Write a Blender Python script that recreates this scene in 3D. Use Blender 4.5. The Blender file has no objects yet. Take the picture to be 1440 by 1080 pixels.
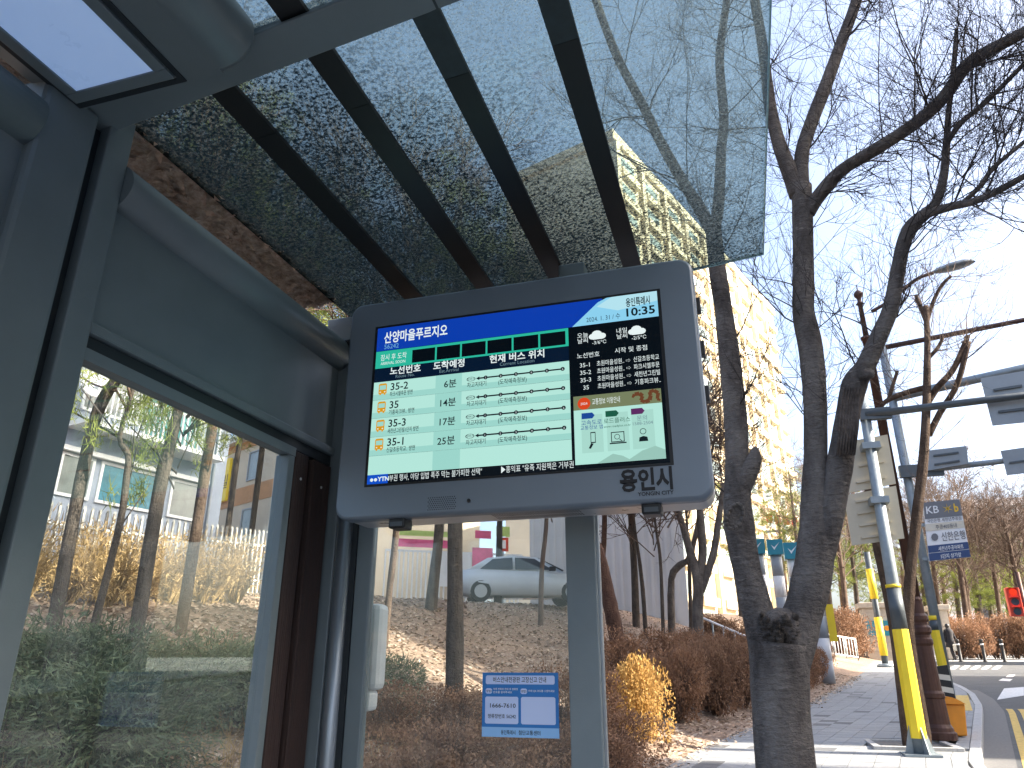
import bpy, bmesh, math, random
from mathutils import Vector, Matrix
random.seed(7)
S = bpy.context.scene
COL = S.collection
# ------------------------------------------------------------------ camera, sky, sun, exposure
FPX, PITCH, YAW = 1040.0, math.radians(20.9), math.radians(16.8)
CAM = Vector((0, 0, 1.55))
FH = Vector((-math.sin(YAW), math.cos(YAW), 0)); RT = Vector((math.cos(YAW), math.sin(YAW), 0))
FW = FH*math.cos(PITCH) + Vector((0, 0, math.sin(PITCH))); UP = -FH*math.sin(PITCH) + Vector((0, 0, math.cos(PITCH)))
cd = bpy.data.cameras.new('camera'); co = bpy.data.objects.new('camera', cd); COL.objects.link(co)
cd.sensor_width = 36; cd.lens = 36*FPX/1440; cd.clip_start = 0.02; cd.clip_end = 2000
co.matrix_world = Matrix(((RT.x, UP.x, -FW.x, CAM.x), (RT.y, UP.y, -FW.y, CAM.y), (RT.z, UP.z, -FW.z, CAM.z), (0, 0, 0, 1)))
S.camera = co
EXPOSURE = 2.15
SUN_AZ, SUN_EL = math.radians(90), math.radians(30)       # clockwise from +Y
w = bpy.data.worlds.new('World'); S.world = w; w.use_nodes = True
wn = w.node_tree.nodes; wl = w.node_tree.links
sky = wn.new('ShaderNodeTexSky'); sky.sky_type = 'NISHITA'; sky.sun_disc = False
sky.sun_elevation = SUN_EL; sky.sun_rotation = SUN_AZ; sky.air_density = .8; sky.dust_density = 6; sky.ozone_density = 1.0
wl.new(sky.outputs[0], wn['Background'].inputs[0]); wn['Background'].inputs[1].default_value = 0.15
sl = bpy.data.lights.new('sun', 'SUN'); sl.energy = 4.2; sl.angle = math.radians(0.55); sl.color = (1, 0.9, 0.76)
so = bpy.data.objects.new('sun', sl); COL.objects.link(so)
sd = Vector((math.sin(SUN_AZ)*math.cos(SUN_EL), math.cos(SUN_AZ)*math.cos(SUN_EL), math.sin(SUN_EL)))
so.rotation_euler = sd.to_track_quat('Z', 'Y').to_euler(); so.location = (10, 0, 30)
vs = S.view_settings; vs.view_transform = 'Standard'; vs.look = 'None'; vs.gamma = 1; vs.exposure = EXPOSURE; vs.use_curve_mapping = False
S.render.engine = 'CYCLES'
S.cycles.transparent_max_bounces = 24; S.cycles.max_bounces = 8
# ------------------------------------------------------------------ pixel helpers (photo pixels -> directions)
def ray(x, y): return FW + RT*((x-720)/FPX) - UP*((y-540)/FPX)
def on_x(x, y, X): d = ray(x, y); return CAM + d*(X/d.x)
def on_y(x, y, Y): d = ray(x, y); return CAM + d*(Y/d.y)
def on_z(x, y, Z): d = ray(x, y); return CAM + d*((Z-CAM.z)/d.z)
def far(x, y, D): d = ray(x, y); return CAM + d*(D/math.hypot(d.x, d.y))
def on_plane(x, y, p, n): d = ray(x, y); return CAM + d*((p-CAM).dot(n)/d.dot(n))
def interp(t, tab):
    if t <= tab[0][0]: return tab[0][1]
    for (a, b), (c, d) in zip(tab, tab[1:]):
        if t <= c: return b+(d-b)*(t-a)/(c-a)
    return tab[-1][1]
LEFT = [(-40, -1.7), (4, -1.7), (9, -1.5), (12.2, -.88), (15.2, -.06), (19.3, 1.09), (26, 2.6), (37, 5), (55, 9), (200, 42)]
KERB = [(-40, 1.9), (5, 1.9), (11.7, 2.5), (19.8, 4.6), (23, 5.25), (25.6, 5.6), (30, 5.9), (37, 6.6), (55, 10.4), (200, 43)]
def left_x(Y): return interp(Y, LEFT)
def kerb_x(Y): return interp(Y, KERB)
def road_z(Y): return min(max(0, .045*(Y-3)), 2.2)
def bank(d):
    t = min(max(d, 0)/8.5, 1); return 2.45*(t*t*(3-2*t)*.5+t*.5)
def ground_z(X, Y): return road_z(Y) + bank(left_x(Y)-X)
def hit(x, y):
    d = ray(x, y); t = 1.0
    while t < 160:
        p = CAM+d*t
        if p.z < ground_z(p.x, p.y): return p
        t += .02
    return far(x, y, 20)
# ------------------------------------------------------------------ mesh builder
class MB:
    def __init__(s): s.v = []; s.f = []; s.m = []; s.smooth = []
    def face(s, idx, m=0, sm=False): s.f.append(tuple(idx)); s.m.append(m); s.smooth.append(sm)
    def quad(s, a, b, c, d, m=0):
        i = len(s.v); s.v += [tuple(a), tuple(b), tuple(c), tuple(d)]; s.face((i, i+1, i+2, i+3), m); return s
    def poly(s, pts, m=0):
        i = len(s.v); s.v += [tuple(p) for p in pts]; s.face(range(i, i+len(pts)), m); return s
    def box(s, x0, x1, y0, y1, z0, z1, m=0, M=None):
        i = len(s.v)
        P = [Vector((x, y, z)) for z in (z0, z1) for y in (y0, y1) for x in (x0, x1)]
        if M is not None: P = [M @ p for p in P]
        s.v += [tuple(p) for p in P]
        for q in ((0, 2, 3, 1), (4, 5, 7, 6), (0, 1, 5, 4), (2, 6, 7, 3), (0, 4, 6, 2), (1, 3, 7, 5)): s.face([i+k for k in q], m)
        return s
    def tube(s, pts, rad, n=6, m=0, caps=True, sm=True):
        pts = [Vector(p) for p in pts]
        if not isinstance(rad, (list, tuple)): rad = [rad]*len(pts)
        i0 = len(s.v); ref = None
        for k, p in enumerate(pts):
            t = (pts[min(k+1, len(pts)-1)]-pts[max(k-1, 0)])
            if t.length < 1e-9: t = Vector((0, 0, 1))
            t.normalize()
            if ref is None:
                ref = Vector((1, 0, 0)) if abs(t.x) < .8 else Vector((0, 1, 0))
            a = (ref - t*ref.dot(t)).normalized(); b = t.cross(a); ref = a
            for j in range(n):
                an = 2*math.pi*j/n; q = p+(a*math.cos(an)+b*math.sin(an))*rad[k]; s.v.append((q.x, q.y, q.z))
        for k in range(len(pts)-1):
            for j in range(n):
                s.face((i0+k*n+j, i0+k*n+(j+1) % n, i0+(k+1)*n+(j+1) % n, i0+(k+1)*n+j), m, sm)
        if caps:
            s.face([i0+j for j in range(n)][::-1], m); e = i0+(len(pts)-1)*n; s.face([e+j for j in range(n)], m)
        return s
    def lathe(s, base, prof, n=16, m=0, sm=True):
        b = Vector(base); i0 = len(s.v)
        for r, z in prof:
            for j in range(n):
                a = 2*math.pi*j/n; s.v.append((b.x+r*math.cos(a), b.y+r*math.sin(a), b.z+z))
        for k in range(len(prof)-1):
            for j in range(n): s.face((i0+k*n+j, i0+k*n+(j+1) % n, i0+(k+1)*n+(j+1) % n, i0+(k+1)*n+j), m, sm)
        s.face([i0+j for j in range(n)][::-1], m); e = i0+(len(prof)-1)*n; s.face([e+j for j in range(n)], m)
        return s
    def prism(s, pts, off, m=0):
        pts = [Vector(p) for p in pts]; off = Vector(off); n = len(pts); i = len(s.v)
        s.v += [tuple(p) for p in pts]+[tuple(p+off) for p in pts]
        s.face(range(i, i+n), m); s.face([i+n+k for k in range(n)][::-1], m)
        for k in range(n): s.face((i+k, i+n+k, i+n+(k+1) % n, i+(k+1) % n), m)
        return s
    def mesh(s, name, mats):
        me = bpy.data.meshes.new(name); me.from_pydata(s.v, [], s.f)
        for mm in (mats if isinstance(mats, (list, tuple)) else [mats]): me.materials.append(mm)
        me.polygons.foreach_set('material_index', s.m); me.polygons.foreach_set('use_smooth', s.smooth)
        me.update(); return me
    def build(s, name, mats, parent=None, bevel=0, loc=None):
        o = bpy.data.objects.new(name, s.mesh(name, mats)); COL.objects.link(o)
        if parent is not None: o.parent = parent
        if loc is not None: o.location = loc
        if bevel:
            b = o.modifiers.new('bevel', 'BEVEL'); b.width = bevel; b.segments = 2; b.limit_method = 'ANGLE'
        return o
def tag(o, label=None, cat=None, group=None, kind=None):
    if label: o['label'] = label
    if cat: o['category'] = cat
    if group: o['group'] = group
    if kind: o['kind'] = kind
    return o
def thing(name, label, cat, loc=(0, 0, 0), group=None, rz=0):
    o = bpy.data.objects.new(name, None); COL.objects.link(o); o.location = loc; o.rotation_euler = (0, 0, rz)
    o.empty_display_size = .2
    return tag(o, label, cat, group)
def copy_part(src, parent, loc=None, rz=None, sc=None):
    c = src.copy(); COL.objects.link(c); c.parent = parent
    if loc is not None: c.location = loc
    if rz is not None: c.rotation_euler = (0, 0, rz)
    if sc is not None: c.scale = sc if isinstance(sc, (tuple, list, Vector)) else (sc, sc, sc)
    return c
# ------------------------------------------------------------------ materials
def lin(h):
    h = h.lstrip('#'); o = []
    for k in (0, 2, 4):
        c = int(h[k:k+2], 16)/255; o.append(c/12.92 if c <= .04045 else ((c+.055)/1.055)**2.4)
    return tuple(o)
def mat(name, col, rough=.6, metal=0., var=.0, scale=6., bump=0., bscale=40., spec=.5, rnd=0., stretch=None, col2=None, coat=0, trans=0):
    m = bpy.data.materials.new(name); m.use_nodes = True; N = m.node_tree.nodes; L = m.node_tree.links; b = N['Principled BSDF']
    b.inputs['Base Color'].default_value = (*col, 1); b.inputs['Roughness'].default_value = rough; b.inputs['Metallic'].default_value = metal
    b.inputs['Specular IOR Level'].default_value = spec
    if coat: b.inputs['Coat Weight'].default_value = coat
    tc = N.new('ShaderNodeTexCoord'); mp = N.new('ShaderNodeMapping'); L.new(tc.outputs['Object'], mp.inputs[0])
    if stretch: mp.inputs['Scale'].default_value = stretch
    out = None
    if var or col2:
        nz = N.new('ShaderNodeTexNoise'); nz.inputs['Scale'].default_value = scale; nz.inputs['Detail'].default_value = 8; nz.inputs['Roughness'].default_value = .65
        L.new(mp.outputs[0], nz.inputs['Vector'])
        rp = N.new('ShaderNodeValToRGB'); rp.color_ramp.elements[0].position = .32; rp.color_ramp.elements[1].position = .68
        c2 = col2 if col2 else tuple(min(1, c*(1+var)) for c in col)
        c1 = col if col2 else tuple(c*(1-var) for c in col)
        rp.color_ramp.elements[0].color = (*c1, 1); rp.color_ramp.elements[1].color = (*c2, 1)
        L.new(nz.outputs['Fac'], rp.inputs[0]); out = rp.outputs[0]
        rr = N.new('ShaderNodeMapRange'); rr.inputs[3].default_value = max(0, rough-.12); rr.inputs[4].default_value = min(1, rough+.12)
        L.new(nz.outputs['Fac'], rr.inputs[0]); L.new(rr.outputs[0], b.inputs['Roughness'])
    if rnd:
        oi = N.new('ShaderNodeObjectInfo'); hs = N.new('ShaderNodeHueSaturation')
        mr = N.new('ShaderNodeMapRange'); mr.inputs[3].default_value = 1-rnd; mr.inputs[4].default_value = 1+rnd
        L.new(oi.outputs['Random'], mr.inputs[0]); L.new(mr.outputs[0], hs.inputs['Value'])
        if out: L.new(out, hs.inputs['Color'])
        else: hs.inputs['Color'].default_value = (*col, 1)
        out = hs.outputs[0]
    if out: L.new(out, b.inputs['Base Color'])
    if bump:
        n2 = N.new('ShaderNodeTexNoise'); n2.inputs['Scale'].default_value = bscale; n2.inputs['Detail'].default_value = 6
        L.new(mp.outputs[0], n2.inputs['Vector']); bp = N.new('ShaderNodeBump'); bp.inputs['Strength'].default_value = bump; bp.inputs['Distance'].default_value = .02
        L.new(n2.outputs['Fac'], bp.inputs['Height']); L.new(bp.outputs[0], b.inputs['Normal'])
    if trans:
        tr = N.new('ShaderNodeBsdfTranslucent'); mx = N.new('ShaderNodeMixShader'); mx.inputs[0].default_value = trans
        if out: L.new(out, tr.inputs[0])
        else: tr.inputs[0].default_value = (*col, 1)
        L.new(b.outputs[0], mx.inputs[1]); L.new(tr.outputs[0], mx.inputs[2]); L.new(mx.outputs[0], N['Material Output'].inputs[0])
    return m
def leaf_mat(name, c1, c2, c3=None, trans=.3, scale=3.):
    """foliage colour varied from leaf to leaf through a position noise"""
    m = mat(name, c1, .7, col2=c2, scale=scale, trans=trans, rnd=.18, spec=.25)
    return m
def glow(name, hexcol, k=1.0):
    m = bpy.data.materials.new(name); m.use_nodes = True; b = m.node_tree.nodes['Principled BSDF']; c = lin(hexcol)
    b.inputs['Base Color'].default_value = (.004, .004, .004, 1); b.inputs['Roughness'].default_value = .18; b.inputs['Specular IOR Level'].default_value = .25
    b.inputs['Emission Color'].default_value = (*c, 1); b.inputs['Emission Strength'].default_value = k/2**EXPOSURE
    return m
def glass(name, tint, dirt=.06, dcol=(.5, .5, .46), dscale=5., rough=.0):
    m = bpy.data.materials.new(name); m.use_nodes = True; N = m.node_tree.nodes; L = m.node_tree.links; N.remove(N['Principled BSDF'])
    t = N.new('ShaderNodeBsdfTransparent'); t.inputs[0].default_value = (*tint, 1)
    g = N.new('ShaderNodeBsdfGlossy'); g.inputs['Roughness'].default_value = rough; g.inputs['Color'].default_value = (.9, .95, .95, 1)
    fr = N.new('ShaderNodeFresnel'); ge = N.new('ShaderNodeNewGeometry'); io = N.new('ShaderNodeMapRange')   # same reflection from both sides of a thin pane
    io.inputs[3].default_value = 1.5; io.inputs[4].default_value = 1/1.5; L.new(ge.outputs['Backfacing'], io.inputs[0]); L.new(io.outputs[0], fr.inputs[0])
    m1 = N.new('ShaderNodeMixShader'); L.new(fr.outputs[0], m1.inputs[0]); L.new(t.outputs[0], m1.inputs[1]); L.new(g.outputs[0], m1.inputs[2])
    d = N.new('ShaderNodeBsdfDiffuse'); d.inputs[0].default_value = (*dcol, 1)
    tc = N.new('ShaderNodeTexCoord'); nz = N.new('ShaderNodeTexNoise'); nz.inputs['Scale'].default_value = dscale; nz.inputs['Detail'].default_value = 9; nz.inputs['Roughness'].default_value = .7
    L.new(tc.outputs['Object'], nz.inputs['Vector'])
    mr = N.new('ShaderNodeMapRange'); mr.inputs[1].default_value = .4; mr.inputs[2].default_value = .75; mr.inputs[3].default_value = dirt*.3; mr.inputs[4].default_value = dirt*1.8
    L.new(nz.outputs['Fac'], mr.inputs[0])
    m2 = N.new('ShaderNodeMixShader'); L.new(mr.outputs[0], m2.inputs[0]); L.new(m1.outputs[0], m2.inputs[1]); L.new(d.outputs[0], m2.inputs[2])
    L.new(m2.outputs[0], N['Material Output'].inputs[0]); return m
def roof_glass_mat():
    m = glass('dusty_roof_glass', (.47, .585, .545), .1); N = m.node_tree.nodes; L = m.node_tree.links
    out = N['Material Output']; clear = out.inputs[0].links[0].from_node.inputs[1].links[0].from_node
    tc = N.new('ShaderNodeTexCoord')
    n1 = N.new('ShaderNodeTexNoise'); n1.inputs['Scale'].default_value = 100; n1.inputs['Detail'].default_value = 5; n1.inputs['Roughness'].default_value = .75
    n2 = N.new('ShaderNodeTexNoise'); n2.inputs['Scale'].default_value = 3.2; n2.inputs['Detail'].default_value = 6; n2.inputs['Roughness'].default_value = .6
    n3 = N.new('ShaderNodeTexVoronoi'); n3.inputs['Scale'].default_value = 60
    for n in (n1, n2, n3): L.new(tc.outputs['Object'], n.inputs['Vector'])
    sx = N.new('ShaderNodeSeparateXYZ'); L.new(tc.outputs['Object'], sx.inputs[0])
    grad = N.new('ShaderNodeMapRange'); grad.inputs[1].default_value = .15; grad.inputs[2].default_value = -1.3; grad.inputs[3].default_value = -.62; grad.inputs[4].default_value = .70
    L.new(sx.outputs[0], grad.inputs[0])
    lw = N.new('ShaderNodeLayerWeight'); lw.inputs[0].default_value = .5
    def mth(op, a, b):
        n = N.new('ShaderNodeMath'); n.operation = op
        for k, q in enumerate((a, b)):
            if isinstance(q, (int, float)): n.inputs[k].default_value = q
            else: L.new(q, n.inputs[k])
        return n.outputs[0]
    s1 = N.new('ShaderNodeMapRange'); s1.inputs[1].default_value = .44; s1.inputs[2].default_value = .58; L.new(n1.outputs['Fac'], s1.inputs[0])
    # grime plus a painted-in dark reflection: denser at flat view and towards the back edge
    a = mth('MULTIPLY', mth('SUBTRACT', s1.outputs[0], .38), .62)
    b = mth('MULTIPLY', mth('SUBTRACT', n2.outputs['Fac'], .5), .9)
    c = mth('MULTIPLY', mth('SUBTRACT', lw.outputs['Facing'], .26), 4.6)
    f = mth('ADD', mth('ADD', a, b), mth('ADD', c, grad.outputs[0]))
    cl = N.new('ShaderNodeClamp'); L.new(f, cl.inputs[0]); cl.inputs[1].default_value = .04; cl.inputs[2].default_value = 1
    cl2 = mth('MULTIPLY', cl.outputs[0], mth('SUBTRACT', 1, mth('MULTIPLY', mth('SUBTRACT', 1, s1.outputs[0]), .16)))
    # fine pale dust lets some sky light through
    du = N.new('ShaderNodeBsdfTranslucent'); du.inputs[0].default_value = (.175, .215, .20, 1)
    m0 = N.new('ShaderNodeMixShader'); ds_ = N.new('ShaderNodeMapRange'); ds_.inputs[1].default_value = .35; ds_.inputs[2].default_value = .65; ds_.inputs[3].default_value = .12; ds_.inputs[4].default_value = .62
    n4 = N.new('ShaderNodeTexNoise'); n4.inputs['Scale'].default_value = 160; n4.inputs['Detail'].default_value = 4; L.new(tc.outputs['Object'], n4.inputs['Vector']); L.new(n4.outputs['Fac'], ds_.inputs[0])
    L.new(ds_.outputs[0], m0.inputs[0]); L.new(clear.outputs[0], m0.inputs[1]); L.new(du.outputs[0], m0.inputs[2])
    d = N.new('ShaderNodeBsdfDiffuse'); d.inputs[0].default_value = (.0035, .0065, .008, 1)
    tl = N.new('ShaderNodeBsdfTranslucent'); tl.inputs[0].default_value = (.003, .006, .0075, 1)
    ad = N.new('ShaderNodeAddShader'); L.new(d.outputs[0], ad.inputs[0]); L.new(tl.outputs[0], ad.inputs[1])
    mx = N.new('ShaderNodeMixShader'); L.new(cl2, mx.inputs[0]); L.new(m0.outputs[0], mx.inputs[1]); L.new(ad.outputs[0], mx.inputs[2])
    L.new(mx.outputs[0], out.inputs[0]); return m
def bark_mat(name, c1, c2, ring=True, scale=9.):
    m = mat(name, c1, .85, col2=c2, scale=scale, stretch=(1, 1, .45), spec=.2); N = m.node_tree.nodes; L = m.node_tree.links; b = N['Principled BSDF']
    tc = N.new('ShaderNodeTexCoord'); mp = N.new('ShaderNodeMapping'); mp.inputs['Scale'].default_value = (9, 9, 34) if ring else (60, 60, 9); L.new(tc.outputs['Object'], mp.inputs[0])
    nz = N.new('ShaderNodeTexNoise'); nz.inputs['Scale'].default_value = 1.; nz.inputs['Detail'].default_value = 5; nz.inputs['Roughness'].default_value = .7; L.new(mp.outputs[0], nz.inputs['Vector'])
    n2 = N.new('ShaderNodeTexNoise'); n2.inputs['Scale'].default_value = 28; n2.inputs['Detail'].default_value = 6; L.new(tc.outputs['Object'], n2.inputs['Vector'])
    ad = N.new('ShaderNodeMath'); ad.operation = 'ADD'; L.new(nz.outputs['Fac'], ad.inputs[0]); L.new(n2.outputs['Fac'], ad.inputs[1])
    bp = N.new('ShaderNodeBump'); bp.inputs['Strength'].default_value = .85; bp.inputs['Distance'].default_value = .035; L.new(ad.outputs[0], bp.inputs['Height']); L.new(bp.outputs[0], b.inputs['Normal'])
    # pale lenticel rings
    src = b.inputs['Base Color'].links[0].from_socket
    rp = N.new('ShaderNodeValToRGB'); rp.color_ramp.elements[0].position = .60; rp.color_ramp.elements[1].position = .80
    L.new(nz.outputs['Fac'], rp.inputs[0]); mx = N.new('ShaderNodeMix'); mx.data_type = 'RGBA'
    L.new(rp.outputs[0], mx.inputs[0]); L.new(src, mx.inputs[6]); mx.inputs[7].default_value = (*[min(1, c*1.7+.01) for c in c2], 1); L.new(mx.outputs[2], b.inputs['Base Color'])
    return m
M = {}
M['paint'] = mat('shelter_grey_paint', (.155, .192, .205), .45, .12, var=.09, scale=3, bump=.05, bscale=260)
M['paint_light'] = mat('shelter_light_aluminium', (.30, .34, .37), .35, .6, var=.08, scale=4)
M['paint_dark'] = mat('shelter_dark_seal', (.014, .02, .024), .5)
M['roof_bar'] = mat('roof_bar_black', (.0035, .005, .006), .5, var=.2)
M['roof_bar_glare'] = mat('roof_bar_glare', (.03, .048, .052), .7, var=.25, scale=30)  # lighter tone paints in the sky glare on the near bar pieces
M['wood'] = mat('stained_wood', (.018, .009, .007), .6, col2=(.055, .026, .019), scale=5, stretch=(45, 45, 1.2), bump=.5, bscale=6)
M['diffuser'] = mat('lamp_diffuser', (.75, .80, .86), .3, var=.02)
_b = M['diffuser'].node_tree.nodes['Principled BSDF']; _b.inputs['Emission Color'].default_value = (*lin('#6f95cc'), 1); _b.inputs['Emission Strength'].default_value = .55/2**EXPOSURE
M['pane'] = glass('shelter_pane', (.93, .96, .95), .055)
M['pane2'] = glass('end_pane', (.93, .96, .95), .05)
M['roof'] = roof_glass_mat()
M['housing'] = mat('monitor_grey_enamel', (.165, .205, .245), .38, .15, var=.05, scale=2.5, bump=.03, bscale=300)
M['housing_side'] = mat('monitor_silver_side', (.55, .56, .57), .3, .35, var=.05)
M['black'] = mat('black_plastic', (.008, .009, .010), .4)
M['ink'] = mat('black_ink', (.006, .007, .009), .6)
M['white'] = mat('white_plastic', (.72, .74, .74), .4, var=.04)
M['asphalt'] = mat('asphalt', (.062, .066, .07), .85, col2=(.10, .105, .108), scale=2.2, bump=.5, bscale=120)
M['paver'] = mat('grey_paver', (.275, .285, .29), .85, var=.12, scale=9, rnd=.07, bump=.2, bscale=90)
M['paver_dark'] = mat('dark_paver', (.125, .13, .135), .85, var=.15, scale=9, rnd=.08, bump=.2, bscale=90)
M['joint'] = mat('paving_sand', (.155, .152, .145), .95, var=.2, scale=30)
M['kerb'] = mat('granite_kerb', (.38, .38, .375), .8, var=.18, scale=25, rnd=.06)
M['soil'] = mat('leafy_soil', (.14, .095, .066), .95, col2=(.36, .26, .19), scale=14, bump=.8, bscale=35)
M['yellow'] = mat('yellow_sleeve', (.80, .58, .02), .5, var=.06, scale=3)
M['yellow_line'] = mat('yellow_road_paint', (.58, .40, .10), .8, var=.25, scale=14)
M['white_line'] = mat('white_road_paint', (.66, .66, .64), .8, var=.2, scale=14)
M['galv'] = mat('galvanised_steel', (.25, .29, .31), .5, .5, var=.15, scale=7)
M['galv_dark'] = mat('dark_grey_steel', (.085, .1, .11), .5, .4, var=.15, scale=7)
M['lamp_brown'] = mat('brown_cast_iron', (.065, .030, .022), .5, .25, var=.2, scale=8)
M['bark'] = bark_mat('cherry_bark', (.055, .047, .042), (.185, .165, .145), scale=5.5)
M['burl'] = bark_mat('burl_bark', (.030, .025, .021), (.10, .085, .07), ring=False, scale=14)
M['bark_brown'] = bark_mat('brown_bark', (.055, .036, .026), (.14, .10, .074), ring=False)
M['bark_pine'] = bark_mat('pine_bark', (.045, .036, .030), (.12, .10, .082), ring=False)
M['bark_red'] = bark_mat('red_bark', (.050, .026, .019), (.12, .070, .050), ring=False)
M['twig'] = mat('twig_bark', (.034, .028, .026), .85, var=.3)
M['twig_brown'] = mat('brown_twig', (.10, .066, .048), .85, var=.3)
M['wound'] = bark_mat('old_wound_wood', (.045, .036, .030), (.15, .125, .105), ring=False)
M['needle'] = leaf_mat('pine_needle', (.095, .13, .028), (.26, .29, .065), trans=.35)
M['juniper'] = leaf_mat('juniper_leaf', (.045, .085, .048), (.17, .20, .11), trans=.15, scale=6)
M['azalea'] = leaf_mat('dry_azalea_leaf', (.15, .080, .048), (.36, .215, .13), trans=.25, scale=6)
M['golden'] = leaf_mat('sunlit_azalea_leaf', (.42, .23, .06), (.74, .50, .18), trans=.35, scale=6)  # azalea leaf with its sunlight painted in as golden colour
M['straw'] = leaf_mat('dry_straw', (.30, .20, .08), (.55, .40, .20), trans=.3, scale=4)
M['litter'] = leaf_mat('fallen_leaf', (.22, .15, .105), (.68, .58, .47), trans=.1, scale=9)
M['reflected_litter'] = mat('reflected_leaf', (.20, .12, .08), .8, col2=(.66, .54, .46), scale=38, trans=.45)  # leaf colours of the bank mirrored along the back roof edge
M['stone'] = mat('pale_stone', (.44, .39, .32), .85, var=.14, scale=6, rnd=.05, bump=.2)
M['villa_wall'] = mat('blue_grey_render', (.33, .38, .46), .85, var=.06, scale=1.2)
M['villa_trim'] = mat('white_frame', (.74, .76, .77), .5, var=.04)
M['fence_paint'] = mat('weathered_white_paint', (.46, .45, .42), .7, var=.2, scale=6)
M['teal_glass'] = mat('teal_window', (.03, .20, .19), .12, var=.35, scale=1.5)
M['blue_blind'] = mat('blue_window', (.06, .20, .27), .15, var=.3, scale=2)
M['dull_glass'] = mat('dull_window', (.20, .22, .21), .15, var=.25, scale=1.2)
M['tan_wall'] = mat('tan_wall', (.50, .44, .34), .85, var=.06, scale=1)
M['orange_band'] = mat('orange_band', (.42, .23, .11), .85, var=.08)
M['cream_wall'] = mat('cream_apartment', (.70, .62, .46), .85, var=.05, scale=.3)
M['cream_wall2'] = mat('cream_apartment_dark', (.62, .54, .40), .85, var=.06, scale=.3)
M['apt_glass'] = mat('apartment_glass', (.26, .33, .33), .15, var=.3, scale=.4)
M['corrugated'] = mat('grey_cladding', (.62, .62, .61), .6, var=.06, scale=.6)
M['pink'] = mat('pink_banner', (.66, .10, .24), .7, var=.25, scale=2)
M['green_banner'] = mat('lime_banner', (.42, .55, .16), .7, var=.2, scale=2)
M['red'] = mat('red_plastic', (.60, .06, .03), .45, var=.08)
M['orange'] = mat('orange_plastic', (.74, .28, .02), .5, var=.08)
M['teal'] = mat('teal_enamel', (.02, .22, .30), .45, var=.06)
M['beige_panel'] = mat('beige_sign_back', (.46, .41, .31), .55, .15, var=.1, scale=2)
M['grey_panel'] = mat('grey_sign_back', (.27, .30, .32), .55, .3, var=.1, scale=2)
M['car'] = mat('white_car_paint', (.72, .76, .78), .25, coat=.6)
M['tyre'] = mat('tyre_rubber', (.012, .012, .012), .8)
M['rim'] = mat('alloy_rim', (.42, .43, .44), .3, .8)
M['coat'] = mat('dark_coat', (.018, .018, .022), .9)
M['skin'] = mat('skin', (.45, .28, .2), .6)
M['grey_print'] = mat('grey_print', (.15, .16, .18), .5)
M['navy_print'] = mat('navy_print', (.025, .06, .17), .5)
M['blue_print'] = mat('blue_print', (.015, .17, .48), .4)
M['pale_print'] = mat('pale_blue_print', (.52, .62, .86), .4)
M['sky_print'] = mat('sky_blue_print', (.26, .50, .80), .4)
M['white_print'] = mat('white_print', (.74, .76, .78), .5)
M['gold_print'] = mat('gold_print', (.72, .46, .03), .5)
M['cream_print'] = mat('cream_print', (.60, .57, .48), .5)
M['white_stripe'] = mat('white_stripe', (.66, .67, .68), .6, var=.05)
M['grey_stripe'] = mat('grey_stripe', (.28, .31, .34), .6, var=.08)
M['window_dark'] = mat('dark_office_glass', (.05, .07, .09), .15)
M['office'] = mat('shade_block_wall', (.46, .44, .41), .85, var=.06)
# ------------------------------------------------------------------ lettering: real text outlines turned into flat mesh
class Lettering:
    def __init__(s): s.jobs = []
    def add(s, mb, body, fn, h, m=0, align='LEFT', bold=0., width=None):
        cu = bpy.data.curves.new('lettering', 'FONT'); cu.body = body; cu.size = 1; cu.align_x = align; cu.resolution_u = 2; cu.offset = bold
        o = bpy.data.objects.new('lettering', cu); COL.objects.link(o); s.jobs.append((o, mb, fn, h, m, width, align))
    def flush(s):
        dg = bpy.context.evaluated_depsgraph_get(); dg.update()
        for o, mb, fn, h, m, width, align in s.jobs:
            me = bpy.data.meshes.new_from_object(o.evaluated_get(dg)); i = len(mb.v)
            if me.vertices:
                sx = h
                if width:
                    xs = [v.co.x for v in me.vertices]; sx = width/max(max(xs)-min(xs), 1e-6)
                for v in me.vertices: mb.v.append(tuple(fn(v.co.x*sx, v.co.y*h)))
                for p in me.polygons: mb.face([i+k for k in p.vertices], m)
            bpy.data.meshes.remove(me); cu = o.data; bpy.data.objects.remove(o); bpy.data.curves.remove(cu)
        s.jobs = []
LT = Lettering()
# ================================================================== THE SETTING
from mathutils import noise as mnoise
def bump_z(x, y): return .07*mnoise.noise(Vector((x*.9, y*.9, 0)))+.03*mnoise.noise(Vector((x*3, y*3, 4)))
def build_ground():
    Ys = [-60, -30, -15, -8] + [-4+.5*k for k in range(0, 90)] + [42, 44, 47, 51, 56, 62, 70, 85, 110, 150, 220, 400]
    Ds = [300, 120, 70, 45, 30, 22, 17, 14, 12, 11, 10, 9.5, 9, 8.5] + [8-.4*k for k in range(0, 20)] + [0.0, -.03, -6, -15, -40, -120, -300]
    mb = MB()
    for Y in Ys:
        lx = left_x(Y)
        for d in Ds:
            z = road_z(Y)+bank(d)+(bump_z(lx-d, Y) if d > .3 else 0) if d >= 0 else road_z(Y)-.3
            if d > 60: z += (d-60)*.02
            mb.v.append((lx-d, Y, z))
    n = len(Ds)
    for j in range(len(Ys)-1):
        for i in range(n-1): mb.face((j*n+i, j*n+i+1, (j+1)*n+i+1, (j+1)*n+i), 0, True)
    tag(mb.build('ground', M['soil']), kind='structure')
build_ground()
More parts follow.
